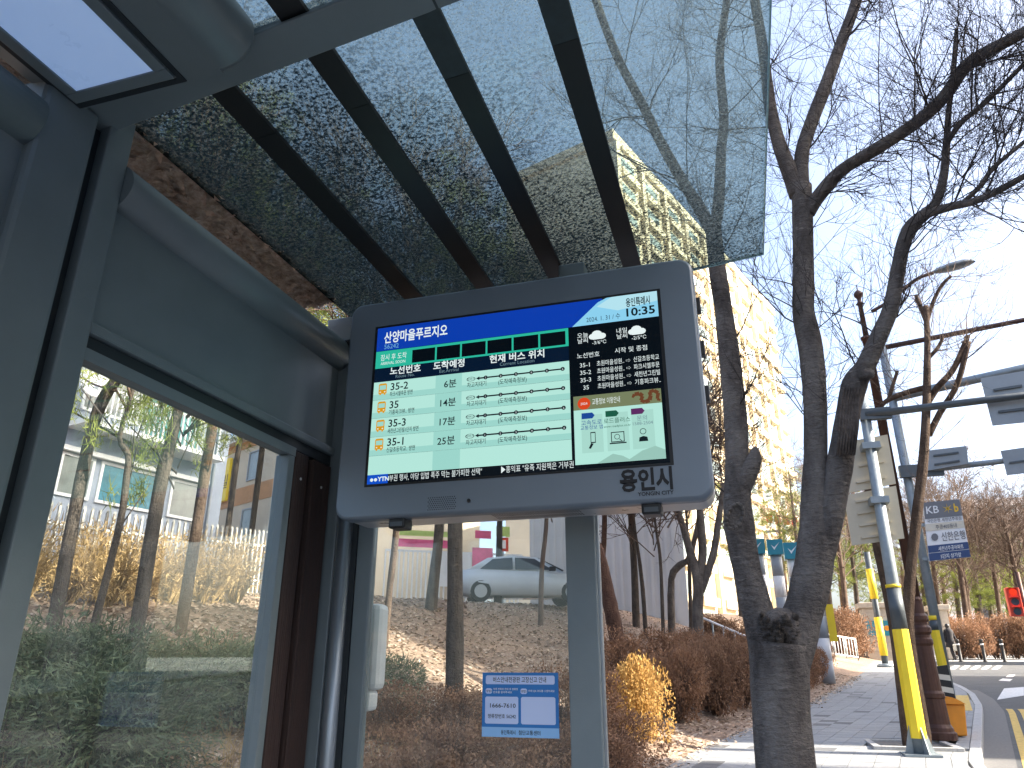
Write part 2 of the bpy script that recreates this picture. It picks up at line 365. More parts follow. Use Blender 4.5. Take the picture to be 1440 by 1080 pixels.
def strip(name, x0, x1, Ys, dz, m, parent=None):
    mb = MB()
    for Y in Ys: mb.v += [(x0(Y), Y, road_z(Y)+dz), (x1(Y), Y, road_z(Y)+dz)]
    for k in range(len(Ys)-1): mb.face((2*k, 2*k+1, 2*k+3, 2*k+2))
    return mb.build(name, m, parent)
YS = [-40, -20] + [k for k in range(-5, 56)] + [70, 100, 150]
road = tag(strip('road', kerb_x, lambda Y: kerb_x(Y)+14, YS, -.13, M['asphalt']), kind='structure')
tag(strip('gutter', lambda Y: kerb_x(Y)+.15, lambda Y: kerb_x(Y)+.55, [k for k in range(-5, 27)], -.124, M['grey_stripe'] if 0 else M['joint']), kind='structure')
sidewalk = tag(strip('sidewalk', left_x, kerb_x, [-40, -20]+[k*.5 for k in range(-10, 75)], -.03, M['joint']), kind='structure')
tag(strip('opposite_pavement', lambda Y: kerb_x(Y)+14, lambda Y: kerb_x(Y)+60, YS, 0, M['kerb']), kind='structure')
# pavers: the 300 that show largest are parts, the rest is one mesh
PAV = .3
def paver(mb, u, Y, g=.0035):
    a = []
    for yy, uu in ((Y+g, u+g), (Y+g, u+PAV-g), (Y+PAV-g, u+PAV-g), (Y+PAV-g, u+g)):
        x = left_x(yy)+uu
        if x > kerb_x(yy)-.005: x = kerb_x(yy)-.005
        a.append(Vector((x, yy, road_z(yy)+random.uniform(-.0015, .0015))))
    if (a[1]-a[0]).length < .06: return
    c = sum(a, Vector())/4; mb.prism([p-c for p in a], (0, 0, -.028)); return c
rest = MB(); rest_dark = MB(); npav = 0
row = 0
Yp = -4.0
while Yp < 37:
    wdt = kerb_x(Yp)-left_x(Yp); k = 0
    while k*PAV < wdt-.05:
        dark = random.random() < .045
        u = k*PAV
        in_pit = 12.75 < Yp < 13.95 and 1.55 < left_x(Yp)+u+.15 < 2.75
        if not in_pit:
            if 10.75 <= Yp < 19.2 and npav < 300 and left_x(Yp)+u > -1.2:
                mb = MB(); c = paver(mb, u, Yp)
                if c is not None: mb.build('paver', M['paver_dark'] if dark else M['paver'], sidewalk, loc=c); npav += 1
            else:
                mb = MB(); c = paver(mb, u, Yp)
                if c is not None:
                    t = rest_dark if dark else rest; i = len(t.v); t.v += [tuple(Vector(q)+c) for q in mb.v]
                    for f in mb.f: t.face([i+q for q in f])
        k += 1
    Yp += PAV
tag(rest.build('paving', M['paver'], sidewalk), kind='stuff'); tag(rest_dark.build('dark_paving', M['paver_dark'], sidewalk), kind='stuff')
kerb = tag(strip('kerb', lambda Y: kerb_x(Y)-.01, lambda Y: kerb_x(Y)+.14, [-40, 0, 8.9], .004, M['kerb']), kind='structure')
for k in range(30):
    y0 = 9+k; y1 = y0+.985
    a = Vector((kerb_x(y0), y0, road_z(y0)+.006)); b = Vector((kerb_x(y1), y1, road_z(y1)+.006)); c = (a+b)/2
    MB().prism([a-c, a+Vector((.15, 0, 0))-c, b+Vector((.15, 0, 0))-c, b-c], (0, 0, -.17)).build('kerb_stone', M['kerb'], kerb, bevel=.012, loc=c)
for off in (.62, .85):
    tag(strip('yellow_road_line', lambda Y: kerb_x(Y)+off, lambda Y: kerb_x(Y)+off+.13, [8+.5*k for k in range(26)], -.126, M['yellow_line']), kind='structure')
def road_hit(x, y, dz=-.126):
    d = ray(x, y); t = 1.
    while t < 200:
        p = CAM+d*t
        if p.z < road_z(p.y)+dz: return p
        t += .01
    return p
for k in range(5):
    x0 = 1334+k*15
    tag(MB().quad(road_hit(x0, 941), road_hit(x0+9, 941), road_hit(x0+16, 936), road_hit(x0+8, 936)).build('crosswalk_stripe', M['white_line']), kind='structure')
for c in (((1402, 984), (1440, 978), (1440, 966), (1412, 968)), ((1404, 957), (1420, 958), (1424, 955), (1410, 954)), ((1414, 952), (1424, 952), (1428, 949), (1419, 949))):
    tag(MB().quad(*[road_hit(*p, -.122) for p in c]).build('white_road_mark', M['white_line']), kind='structure')
# far corner pavement and concrete drive
def flat(name, pts, dz, m, th=.1):
    P = [Vector((x, y, road_z(y)+dz)) for x, y in pts]
    return tag(MB().prism(P, (0, 0, -th)).build(name, m), kind='structure')
flat('far_pavement', [(8.3, 42), (30, 39.5), (60, 55), (60, 75), (10.5, 58)], .02, M['paver'], .2)
flat('side_drive', [(4.95, 37.1), (6.4, 38.6), (7.5, 44), (2, 47), (-2, 46), (.5, 42)], .012, M['kerb'], .12)
# tree pit
pit = tag(MB().box(1.66, 2.62, 12.82, 13.85, road_z(13.3)-.3, road_z(12.82)-.018).build('tree_pit', M['soil']), kind='structure')
for a in ((1.56, 1.66, 12.72, 13.95), (2.62, 2.72, 12.72, 13.95), (1.66, 2.62, 12.72, 12.82), (1.66, 2.62, 13.85, 13.95)):
    MB().box(*a, road_z(13)-.06, road_z(13.6)+.012).build('pit_edging', M['kerb'], pit, bevel=.008)
# ------------------------------------------------------------------ fallen leaves (nobody could count them)
def scatter_leaves(name, n, gen, size, m):
    mb = MB()
    for _ in range(n):
        p = gen()
        if p is None: continue
        x, y, z = p; a = random.uniform(0, 6.28); s = size*random.uniform(.6, 1.5)
        u = Vector((math.cos(a), math.sin(a), random.uniform(-.5, .5)))*s; v = Vector((-math.sin(a), math.cos(a), random.uniform(-.5, .5)))*s*.55
        c = Vector((x, y, z+random.uniform(.005, .03)))
        mb.poly([c-u, c-v*.9+u*.1, c+u, c+v])
    return mb.build(name, m)
def bank_pt():
    Y = random.uniform(2.5, 30)**1.0; d = random.uniform(.05, 13); X = left_x(Y)-d
    dd = math.hypot(X, Y)
    if random.random() > min(1, (11/dd)**1.3): return None
    return X, Y, ground_z(X, Y)+bump_z(X, Y)
tag(scatter_leaves('leaf_litter', 85000, bank_pt, .042, M['litter']), 'brown fallen leaves covering the bank', kind='stuff')
def edge_pt():
    Y = random.uniform(9, 30); X = left_x(Y)+abs(random.gauss(0, .16))-.05; return X, Y, road_z(Y)+.004
tag(scatter_leaves('pavement_leaves', 1300, edge_pt, .035, M['litter']), 'fallen leaves along the pavement edge', kind='stuff')
# ------------------------------------------------------------------ unseen blocks added across the street, gap and heights set to shade the stop
def office(label, y0, y1, h, x0=26.5):
    t = thing('shade_block', label, 'building', (x0, (y0+y1)/2, 0)); L2 = (y1-y0)/2
    MB().box(0, 14, -L2, L2, -.5, h).build('wall', M['office'], t)
    for f in range(int(h//3.4)):
        n = max(2, int(L2*2//4)); 
        for k in range(n):
            yc = -L2+(k+.5)*2*L2/n
            MB().box(-.03, .06, yc-1.3, yc+1.3, 1.2+f*3.4, 2.9+f*3.4).build('window', M['window_dark'], t)
office('unseen office block added to shade the bus shelter, nearer one', -32, 11.2, 22.5)
office('unseen office block added to shade the bank and houses, farther one', 13.1, 33, 38)
# ================================================================== BUS SHELTER
sh = thing('bus_shelter', 'grey steel and glass bus shelter with dusty glass roof', 'bus shelter', (-.6, 1.2, 0))
SHO = Vector((-.6, 1.2, 0))
def part(mb, name, m, parent=sh, bevel=0, org=SHO):
    mb.v = [tuple(Vector(q)-org) for q in mb.v]; return mb.build(name, m, parent, bevel)
def rz(X): return 3.0+.1*X
# roof glass (object space keeps world X for its grime and reflection gradient)
def roof_slab(x0, x1, y0, y1, d0, d1):
    mb = MB(); mb.prism([(x0, y0, rz(x0)+d0), (x1, y0, rz(x1)+d0), (x1, y1, rz(x1)+d0), (x0, y1, rz(x0)+d0)], (0, 0, d1-d0)); return mb
# one thin sheet of glass with a polished edge strip
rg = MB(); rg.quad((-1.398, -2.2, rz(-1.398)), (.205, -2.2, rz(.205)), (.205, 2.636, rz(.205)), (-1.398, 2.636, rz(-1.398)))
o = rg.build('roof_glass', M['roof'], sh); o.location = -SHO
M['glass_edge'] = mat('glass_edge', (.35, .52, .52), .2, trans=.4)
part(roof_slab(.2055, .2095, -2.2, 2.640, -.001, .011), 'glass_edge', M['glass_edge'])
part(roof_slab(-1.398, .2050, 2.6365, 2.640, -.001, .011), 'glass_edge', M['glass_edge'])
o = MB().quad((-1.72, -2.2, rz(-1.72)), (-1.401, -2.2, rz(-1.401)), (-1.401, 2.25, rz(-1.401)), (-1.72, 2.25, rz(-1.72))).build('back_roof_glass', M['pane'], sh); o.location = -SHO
for xb in (-1.100, -.826, -.553, -.274):
    part(roof_slab(xb-.033, xb+.033, 1.354, 2.60, -.014, -.002), 'roof_bar', M['roof_bar'])
    part(roof_slab(xb-.033, xb+.033, -2.1, 1.352, -.014, -.002), 'roof_bar', M['roof_bar_glare'] if xb > -.7 else M['roof_bar'])
# cross beam, sloping up to the street
def cross(y0, y1, d0, d1, x0=-1.46, x1=.15):
    return MB().prism([(x0, y0, rz(x0)+d0), (x1, y0, rz(x1)+d0), (x1, y0, rz(x1)+d1), (x0, y0, rz(x0)+d1)], (0, y1-y0, 0))
def lip(x): return 2.796+(x+1.43)*.152
def beam(y0, y1, d0, d1, x0=-1.47, x1=.13):
    return MB().prism([(x0, y0, lip(x0)+d0), (x1, y0, lip(x1)+d0), (x1, y0, lip(x1)+d1), (x0, y0, lip(x0)+d1)], (0, y1-y0, 0))
part(beam(1.06, 1.15, .012, .055), 'cross_beam', M['paint'], bevel=.006)
part(beam(1.05, 1.155, 0, .010), 'beam_flange', M['paint'], bevel=.003)
part(beam(-1.2, -1.1, 0, .055), 'cross_beam', M['paint'], bevel=.006)
# ceiling lamp rail running along the shelter
zl = 2.79
lamp = thing('ceiling_lamp', 'long grey ceiling lamp housing with pale diffuser panel under the roof', 'lamp', (-1.2, .4, zl))
LO = Vector((-1.2, .4, zl))
prof = [(-1.43, zl+.0), (-1.37, zl-.012), (-.985, zl-.012), (-.985, zl+.13), (-1.43, zl+.112)]
part(MB().prism([(x, -1.1, z) for x, z in prof], (0, 2.147, 0)), 'housing', M['paint'], lamp, 0, LO)
part(MB().tube([(-.985, -1.1, zl+.066), (-.985, 1.03, zl+.066), (-.985, 1.046, zl+.066)], [.0785, .0785, .068], 40), 'round_edge', M['paint'], lamp, 0, LO)
def ring(x0, x1, y0, y1, wd, z0, z1):
    mb = MB(); mb.box(x0, x1, y0, y0+wd, z0, z1); mb.box(x0, x1, y1-wd, y1, z0, z1); mb.box(x0, x0+wd, y0+wd, y1-wd, z0, z1); mb.box(x1-wd, x1, y0+wd, y1-wd, z0, z1); return mb
part(ring(-1.382, -1.075, -.9, 1.040, .014, zl-.0155, zl-.0125), 'gasket', M['paint_dark'], lamp, 0, LO)
part(ring(-1.366, -1.092, -.88, 1.022, .030, zl-.020, zl-.0125), 'panel_frame', M['paint'], lamp, .002, LO)
part(MB().box(-1.335, -1.123, -.85, .991, zl-.0165, zl-.0128), 'diffuser', M['diffuser'], lamp, 0, LO)
# back wall: posts, round rail, fascia, window
part(MB().box(-1.50, -1.375, .955, 1.098, -.02, 2.80), 'post', M['paint'], bevel=.012)
part(MB().box(-1.44, -1.41, 1.098, 1.135, -.02, 2.79), 'post_gap', M['paint_dark'])
part(MB().box(-1.47, -1.38, 1.135, 1.205, -.02, 2.86), 'post', M['paint'], bevel=.004)
part(MB().tube([(-1.415, -1.6, 2.675), (-1.415, .955, 2.675)], .066, 28), 'round_rail', M['paint'])
part(MB().tube([(-1.415, 1.205, 2.675), (-1.415, 2.34, 2.675)], .066, 28), 'round_rail', M['paint'])
for y0, y1 in ((-1.6, .955), (1.205, 2.33)):
    part(MB().box(-1.435, -1.40, y0, y1, 2.305, 2.612), 'fascia_panel', M['paint'])
    part(MB().box(-1.44, -1.385, y0, y1, 2.272, 2.302), 'fascia_lip', M['paint'], bevel=.006)
    part(MB().box(-1.43, -1.40, y0, y1, 2.235, 2.271), 'head_seal', M['paint_dark'])
part(MB().box(-1.425, -1.385, 1.206, 2.085, 2.205, 2.2345), 'head_frame', M['paint'])
part(MB().box(-1.4155, -1.4095, 1.2055, 2.06, .30, 2.215), 'window_pane', M['pane'])
part(MB().box(-1.4155, -1.4095, -1.5, .954, .30, 2.234), 'window_pane', M['pane'])
part(MB().box(-1.435, -1.385, 2.048, 2.083, .05, 2.204), 'window_frame', M['paint'], bevel=.003)
part(MB().box(-1.435, -1.385, 1.206, 2.047, .22, .30), 'sill', M['paint'], bevel=.004)
part(MB().box(-1.435, -1.385, -1.5, .954, .22, .30), 'sill', M['paint'], bevel=.004)
part(MB().box(-1.45, -1.415, 2.086, 2.36, .05, 2.234), 'slat_backing', M['paint_dark'])
for a, b in ((2.092, 2.172), (2.208, 2.322)):
    sl_ = part(MB().box(-1.4145, -1.388, a, b, .08, 2.228), 'wood_slat', M['wood'], bevel=.004)
    for zz in (2.14, 1.2, .4): part(MB().lathe((0, 0, 0), [(.005, -.001), (.005, .0015)], 8), 'screw', M['housing_side'], sl_, 0, Vector((0, 0, 0))).matrix_local = Matrix.Translation(Vector((-1.3875, (a+b)/2, zz))-SHO) @ Matrix.Rotation(math.pi/2, 4, 'Y')
# end wall
part(MB().box(-1.47, -1.355, 2.335, 2.42, -.02, 2.84), 'corner_post', M['paint'], bevel=.004)
part(MB().tube([(-1.322, 2.350, .1), (-1.322, 2.350, 2.3)], .030, 16), 'round_post', M['paint_light'])
part(MB().box(-1.292, -1.272, 2.34, 2.39, .05, 2.60), 'end_frame', M['paint_dark'])
part(MB().box(-1.272, -1.214, 2.345, 2.385, .05, 2.60), 'end_frame', M['paint'], bevel=.004)
part(MB().box(-.527, -.431, 2.335, 2.40, -.02, 2.93), 'end_post', M['paint'], bevel=.004)
part(MB().box(-.4305, -.424, 2.355, 2.38, .05, 2.6), 'post_trim', M['paint_light'])
part(MB().box(-1.213, -.528, 2.362, 2.368, .3, 2.58), 'end_pane', M['pane2'])
part(MB().box(-1.213, -.528, 2.345, 2.385, .22, .30), 'end_sill', M['paint'], bevel=.004)
part(MB().box(-1.213, -.528, 2.345, 2.385, 2.58, 2.64), 'end_head', M['paint'], bevel=.004)
part(cross(2.31, 2.40, -.19, -.135, -1.46, -.105), 'end_beam', M['roof_bar'], bevel=.004)
# leaf pieces standing in for the bank reflected in the glass at the back edge
def reflected_leaf_pt():
    X = -1.40-abs(random.gauss(0, .10)); Y = random.uniform(.9, 2.25)
    if X < -1.70: return None
    return X, Y, rz(X)+.004
tag(scatter_leaves('reflected_leaves', 3600, reflected_leaf_pt, .030, M['reflected_litter']), 'leaf pieces standing in for the reflected bank along the back edge of the glass roof', kind='stuff')
# ================================================================== DISPLAY MONITOR
YM = 2.1
mo = thing('arrival_display', 'grey boxed bus arrival display hanging under the shelter roof', 'display', (-.64, YM, 1.985))
MO = Vector((-.64, YM, 1.985))
def rrect(x0, x1, z0, z1, r, n=6):
    P = []
    for cx, cz, a0 in ((x1-r, z1-r, 0), (x0+r, z1-r, 90), (x0+r, z0+r, 180), (x1-r, z0+r, 270)):
        for k in range(n+1):
            a = math.radians(a0+90*k/n); P.append((cx+r*math.cos(a), cz+r*math.sin(a)))
    return P
HX0, HX1, HZ0, HZ1 = -1.232, -.047, 1.985, 2.752
def ring_loft(sections):
    mb = MB(); n = None
    for y, x0, x1, z0, z1, r, mi in sections:
        P = rrect(x0, x1, z0, z1, r); n = len(P); mb.v += [(x, y, z) for x, z in P]
    for k in range(len(sections)-1):
        for j in range(n): mb.face((k*n+j, (k+1)*n+j, (k+1)*n+(j+1) % n, k*n+(j+1) % n), sections[k+1][6], True)
    mb.face(range(n), 0); mb.face([(len(sections)-1)*n+j for j in range(n)][::-1], 1)
    return mb
def ins(y, i, mi): return (y, HX0+i, HX1-i, HZ0+i, HZ1-i, .045-i*.6, mi)
o = part(ring_loft([ins(YM, .010, 0), ins(YM+.003, .004, 0), ins(YM+.012, 0, 0), ins(YM+.05, 0, 0), ins(YM+.052, .003, 1), ins(YM+.17, .003, 1), ins(YM+.185, .015, 1)]), 'housing', [M['housing'], M['housing_side']], mo, 0, MO)
for xx in (-1.0, -.3): part(MB().box(xx-.03, xx+.03, YM+.186, 2.334, 2.3, 2.5), 'wall_bracket', M['paint_dark'], mo, 0, MO)
SX0, SX1, SZ1, SZ0 = -1.120, -.161, 2.646, 2.095
SW, SH = SX1-SX0, SZ1-SZ0
def scr(u, v, k=0): return Vector((SX0+u*SW, YM-.0008-k*.0005, SZ1-v*SH))
part(MB().box(SX0-.010, SX1+.010, YM-.0006, YM+.001, SZ0-.008, SZ1+.008), 'screen_surround', M['black'], mo, 0, MO)
def rect(mb, u0, v0, u1, v1, k, m=0): mb.quad(scr(u0, v0, k), scr(u0, v1, k), scr(u1, v1, k), scr(u1, v0, k), m)
G = {}
for n_, hx in dict(mint='b4e6da', mint2='9cd5cb', blue='0a3cab', blue2='0632a0', sky='8cd0ee', sky2='b4e2ee', navy='04172e', black='030a12', green='2bb79c', white='e8f4f4', ink='0d1c22', orange='d89a14', grey='6d8a94', khaki='76805f', brown='6a4028', red='d8461e', dblue='1c4796', dgreen='1a5a45', plum='5c2a60', line='8fc4bd', tick='060d14', ytn='0b4fc4', cyan='6fb0d8', card='a8d8cc', hill='98c4b8').items():
    G[n_] = glow('screen_'+n_, '#'+hx)
sc = MB(); rect(sc, 0, 0, 1, 1, 0); screen = part(sc, 'screen', G['black'], mo, 0, MO)
def sp(mb, name, m): return part(mb, name, m, screen, 0, MO)
a = MB(); rect(a, 0, 0, .82, .158, 1); sp(a, 'header_band', G['blue'])
a = MB(); a.poly([scr(.716, .158, 2), scr(1, .158, 2), scr(1, 0, 2), scr(.835, 0, 2), scr(.805, .022, 2)]); sp(a, 'header_corner', G['sky'])
a = MB(); a.poly([scr(.85, .0, 3), scr(.80, .05, 3), scr(.87, .09, 3), scr(1, .06, 3), scr(1, 0, 3)]); sp(a, 'header_sheen', G['sky2'])
a = MB(); rect(a, 0, .160, .702, .274, 1); sp(a, 'arrival_band', G['green'])
a = MB()
for k in range(6):
    u = .141+k*.0929; rect(a, u, .177, u+.0865, .262, 2)
sp(a, 'arrival_boxes', G['black'])
a = MB(); rect(a, 0, .275, .702, .364, 1); sp(a, 'column_header', G['navy'])
for k in range(5):
    v0 = .365+k*.1165
    a = MB(); rect(a, 0, v0, .702, min(v0+.1155, .946), 1); sp(a, 'timetable_row', G['mint'] if k != 5 else G['mint2'])
    a = MB(); rect(a, .234, v0, .33, min(v0+.1155, .946), 2); sp(a, 'minutes_cell', G['mint2'])
    if k < 4:
        a = MB(); rect(a, 0, v0+.080, .702, v0+.1155, 1.5); sp(a, 'row_shade', G['mint2'])
a = MB(); rect(a, 0, .948, .708, 1, 1); sp(a, 'ticker', G['tick'])
a = MB(); rect(a, 0, .945, .076, 1, 2); sp(a, 'ticker_logo_panel', G['ytn'])
a = MB(); rect(a, .712, .586, .989, .668, 1); sp(a, 'banner', G['khaki'])
a = MB(); rect(a, .712, .668, .989, .977, 1); a.poly([scr(.742, .668, 1), scr(.75, .668, 1), scr(.746, .682, 1)]); sp(a, 'notice_panel', G['mint'])
a = MB(); a.poly([scr(.78, .977, 2), scr(.83, .93, 2), scr(.86, .945, 2), scr(.89, .977, 2)]); a.poly([scr(.87, .977, 2.2), scr(.92, .925, 2.2), scr(.96, .905, 2.2), scr(.989, .93, 2.2), scr(.989, .977, 2.2)]); sp(a, 'hill_drawing', G['hill'])
a = MB()
for u in (.735, .815, .893): rect(a, u, .70, u+.068, .915, 2.1)
sp(a, 'notice_card', G['card'])
for u, c in ((.737, 'dblue'), (.813, 'dgreen'), (.893, 'plum')):
    a = MB(); a.poly([scr(u, .688, 3), scr(u, .722, 3), scr(u+.034, .722, 3), scr(u+.042, .705, 3), scr(u+.034, .688, 3)]); sp(a, 'card_flag', G[c])
# dragon-like brown squiggle of the banner
a = MB()
def ribbon(mb, pts, wds, k):
    for (p, w0), (q, w1) in zip(zip(pts, wds), list(zip(pts, wds))[1:]):
        d = Vector((q[0]-p[0], (q[1]-p[1])*SH/SW)); d.normalize(); n = Vector((-d.y, d.x*SW/SH))
        mb.quad(scr(p[0]-n.x*w0, p[1]-n.y*w0, k), scr(q[0]-n.x*w1, q[1]-n.y*w1, k), scr(q[0]+n.x*w1, q[1]+n.y*w1, k), scr(p[0]+n.x*w0, p[1]+n.y*w0, k))
ribbon(a, [(.90, .625), (.907, .607), (.922, .605), (.932, .622), (.925, .645), (.938, .656), (.952, .648), (.957, .622), (.953, .602), (.968, .596), (.98, .612), (.976, .645), (.985, .655)], [.003, .006, .007, .006, .005, .006, .007, .006, .005, .006, .006, .005, .003], 2)
sp(a, 'banner_drawing', G['brown'])
a = MB(); a.poly([scr(.746+.021*math.cos(t*.524), .632+.036*math.sin(t*.524), 2) for t in range(12)][::-1]); sp(a, 'banner_badge', G['red'])
def tx(body, u, v, hh, key, align='LEFT', bold=0., width=None, mbs={}):
    mb = mbs.setdefault(key, MB())
    LT.add(mb, body, lambda x, y, u=u, v=v: scr(u, v, 4)+Vector((x, 0, y)), hh*SH, 0, align, bold, width*SW if width else None)
    return mbs
tx('산양마을푸르지오', .028, .103, .085, 'white', bold=.02, width=.243); tx('56242', .030, .148, .044, 'cyan', width=.056)
tx('잠시 후 도착', .019, .222, .046, 'white', width=.10); tx('ARRIVAL SOON', .021, .254, .028, 'white', width=.095)
tx('노선번호', .118, .322, .056, 'white', 'CENTER', .02); tx('Route No.', .118, .35, .030, 'grey', 'CENTER')
tx('도착예정', .282, .322, .056, 'white', 'CENTER', .02); tx('Est.Arrival', .282, .35, .030, 'grey', 'CENTER')
tx('현재 버스 위치', .525, .322, .056, 'white', 'CENTER', .02); tx('Current Location', .525, .35, .030, 'grey', 'CENTER')
rows = [('35-2', '파크시엘후문 방면', '6분'), ('35', '기흥파크뷰.. 방면', '14분'), ('35-3', '새천년그린빌1단지 방면', '17분'), ('35-1', '신갈초등학교.. 방면', '25분')]
for k, (no, dest, mins) in enumerate(rows):
    v = .365+k*.1165; ic = MB(); ic2 = MB(); ic3 = MB(); ln = MB()
    tx(no, .064, v+.062, .066, 'ink', bold=.014); tx(dest, .064, v+.099, .034, 'ink', bold=.008, width=.0132*len(dest)*.72)
    tx(mins, .312, v+.082, .058, 'ink', 'RIGHT', .012)
    tx('차고지대기', .349, v+.097, .036, 'ink', bold=.006, width=.068); tx('(도착예측정보)', .459, v+.098, .036, 'ink', bold=.006, width=.098)
    # bus icon
    P = [scr(.020+x, v+z, 3) for x, z in ((0, .02), (0, .078), (.031, .078), (.031, .02), (.027, .012), (.004, .012))]; ic.poly(P)
    for x in (.004, .021): ic.quad(scr(.02+x, v+.078, 3), scr(.02+x, v+.086, 3), scr(.02+x+.006, v+.086, 3), scr(.02+x+.006, v+.078, 3))
    rect(ic2, .0235, v+.024, .0475, v+.052, 3.5)
    for x in (.0245, .0415): rect(ic3, x, v+.064, x+.005, v+.07, 3.5)
    # line with six stops
    vv = v+.047
    rect(ln, .385, vv-.0045, .68, vv+.0045, 3); ln.poly([scr(.381, vv, 3.2), scr(.393, vv+.012, 3.2), scr(.393, vv-.012, 3.2)])
    for j in range(6):
        u = .415+j*.0530; ln.poly([scr(u+.0072*math.cos(t*.628), vv+.0125*math.sin(t*.628), 3.4) for t in range(10)][::-1])
        tx(str(j+1), u, vv+.007, .018, 'white', 'CENTER')
    for e in range(12):
        t0, t1 = e*math.pi/6, (e+1)*math.pi/6
        f = lambda t, s: scr(.363+.016*s*math.cos(t), vv+.014*s*math.sin(t), 3)
        ln.quad(f(t0, 1.), f(t0, .86), f(t1, .86), f(t1, 1.))
    tx('첫버스', .363, vv+.007, .019, 'ink', 'CENTER')
    sp(ic, 'bus_icon', G['orange']); sp(ic2, 'bus_icon_window', G['mint2']); sp(ic3, 'bus_icon_light', G['white']); sp(ln, 'stop_line', G['ink'])

tx('YTN', .040, .985, .036, 'white', bold=.03); tx('●●', .010, .985, .026, 'white', width=.026)
tx('부권 행사, 야당 입법 폭주 막는 불가피한 선택"', .081, .988, .043, 'white', width=.325); tx('▶홍익표 "유족 지원책은 거부권', .470, .988, .043, 'white', width=.235)
tx('용인특례시', .897, .072, .060, 'ink', bold=.02, width=.078); tx('10:35', .889, .136, .070, 'ink', bold=.025, width=.093); tx('2024. 1. 31 / 수', .764, .140, .040, 'navy', width=.112)
for u, d, t in ((.731, '오늘', '-3/6℃'), (.860, '내일', '-2/5℃')):
    tx(d, u, .232, .036, 'white'); tx('날씨', u, .266, .036, 'white'); tx(t, u+.049, .284, .030, 'white')
for u in (.783, .912):
    a = MB()
    for cx, cy, rr in ((.0, .235, .013), (.014, .222, .017), (.030, .236, .014)): a.poly([scr(u+cx+rr*math.cos(t*.524), cy+rr*1.35*math.sin(t*.524), 3+cx*5) for t in range(12)][::-1])
    rect(a, u, .236, u+.03, .2545, 3.6); sp(a, 'weather_cloud', G['white'])
tx('노선번호', .728, .358, .036, 'white'); tx('시작 및 종점', .852, .352, .036, 'white')
for k, (no, dst) in enumerate((('35-1', '신갈초등학교'), ('35-2', '파크시엘후문'), ('35-3', '새천년그린빌'), ('35', '기흥파크뷰..'))):
    v = .416+k*.045
    tx(no, .755, v, .036, 'white', 'CENTER'); tx('초원마을성원..', .792, v, .036, 'white', width=.088); tx('⇨', .886, v, .034, 'white'); tx(dst, .910, v, .036, 'white', width=.080)
tx('교통정보 이용안내', .772, .642, .040, 'white', width=.088); tx('2024', .746, .64, .020, 'white', 'CENTER')
for u, l1, l2, c in ((.768, '고속도로', '교통정보 앱', 'dblue'), (.848, '로드플러스', 'www.roadplus.co.kr', 'dgreen'), (.926, '문의', '1588-2504', 'grey')):
    tx(l1, u, .757, .032, c, 'CENTER'); tx(l2, u, .783, .018 if 'w' in l2 else .026, c, 'CENTER')
a = MB()
for (u0, v0, u1, v1) in ((.763, .80, .765, .862), (.777, .80, .779, .862), (.765, .80, .777, .806), (.765, .856, .777, .862), (.827, .81, .8295, .868), (.866, .81, .8685, .868), (.8295, .81, .866, .815), (.822, .870, .874, .877), (.8295, .863, .866, .868)): rect(a, u0, v0, u1, v1, 3)
for e in range(12):
    t0, t1 = e*math.pi/6, (e+1)*math.pi/6
    for cx, cy, r in ((.846, .838, .009), (.926, .820, .010)):
        f = lambda t, s: scr(cx+r*s*math.cos(t), cy+r*1.7*s*math.sin(t), 3); a.quad(f(t0, 1.), f(t0, .8), f(t1, .8), f(t1, 1.))
a.poly([scr(.852, .852, 3), scr(.861, .868, 3), scr(.863, .866, 3), scr(.854, .850, 3)]); a.poly([scr(.912, .875, 3), scr(.94, .875, 3), scr(.938, .852, 3), scr(.926, .846, 3), scr(.914, .852, 3)]); a.poly([scr(.756, .89, 3), scr(.763, .893, 3), scr(.772, .866, 3), scr(.764, .862, 3)])
tag(sp(a, 'notice_drawing', G['ink']), kind='stuff')
mbs = tx(' ', 0, 0, .01, 'ink')
LT.flush()
for k_, mb_ in mbs.items():
    if mb_.f: tag(sp(mb_, 'screen_lettering', G[k_]), kind='stuff')
# printed lettering on the housing
hl = MB()
def hp(x0, z0): return lambda x, y: Vector((x0+x, YM-.0012, z0+y))
LT.add(hl, '용인시', hp(-.309, 2.0245), .070, 0, 'LEFT', .035, .150); LT.add(hl, 'YONGIN CITY', hp(-.258, 2.0035), .0155, 0, 'LEFT', .02, .101); LT.flush()
tag(part(hl, 'lettering', M['ink'], mo, 0, MO), kind='stuff')
gr = MB()
for i in range(13):
    for j in range(7):
        x = -.905+i*.0072+(.0036 if j % 2 else 0); z = 2.001+j*.0062
        gr.poly([(x+.0019*math.cos(t*1.047), YM-.0006, z+.0019*math.sin(t*1.047)) for t in range(6)])
tag(part(gr, 'speaker_grille', M['ink'], mo, 0, MO), kind='stuff')
part(MB().lathe((0, 0, 0), [(.006, 0), (.006, .003), (.004, .003)], 16), 'camera_eye', M['black'], mo, 0, Vector((0, 0, 0))).matrix_local = Matrix.Translation(Vector((-.771, YM-.0005, 2.022))-MO) @ Matrix.Rotation(math.pi/2, 4, 'X')
vt = MB()
for i in range(34):
    for j in range(2):
        x = -.72+i*.0082; y0 = YM+.055+j*.05
        vt.quad((x, y0, HZ0+.0018), (x+.003, y0, HZ0+.0018), (x+.007, y0+.038, HZ0+.0018), (x+.004, y0+.038, HZ0+.0018))
tag(part(vt, 'vent_slots', M['ink'], mo, 0, MO), kind='stuff')
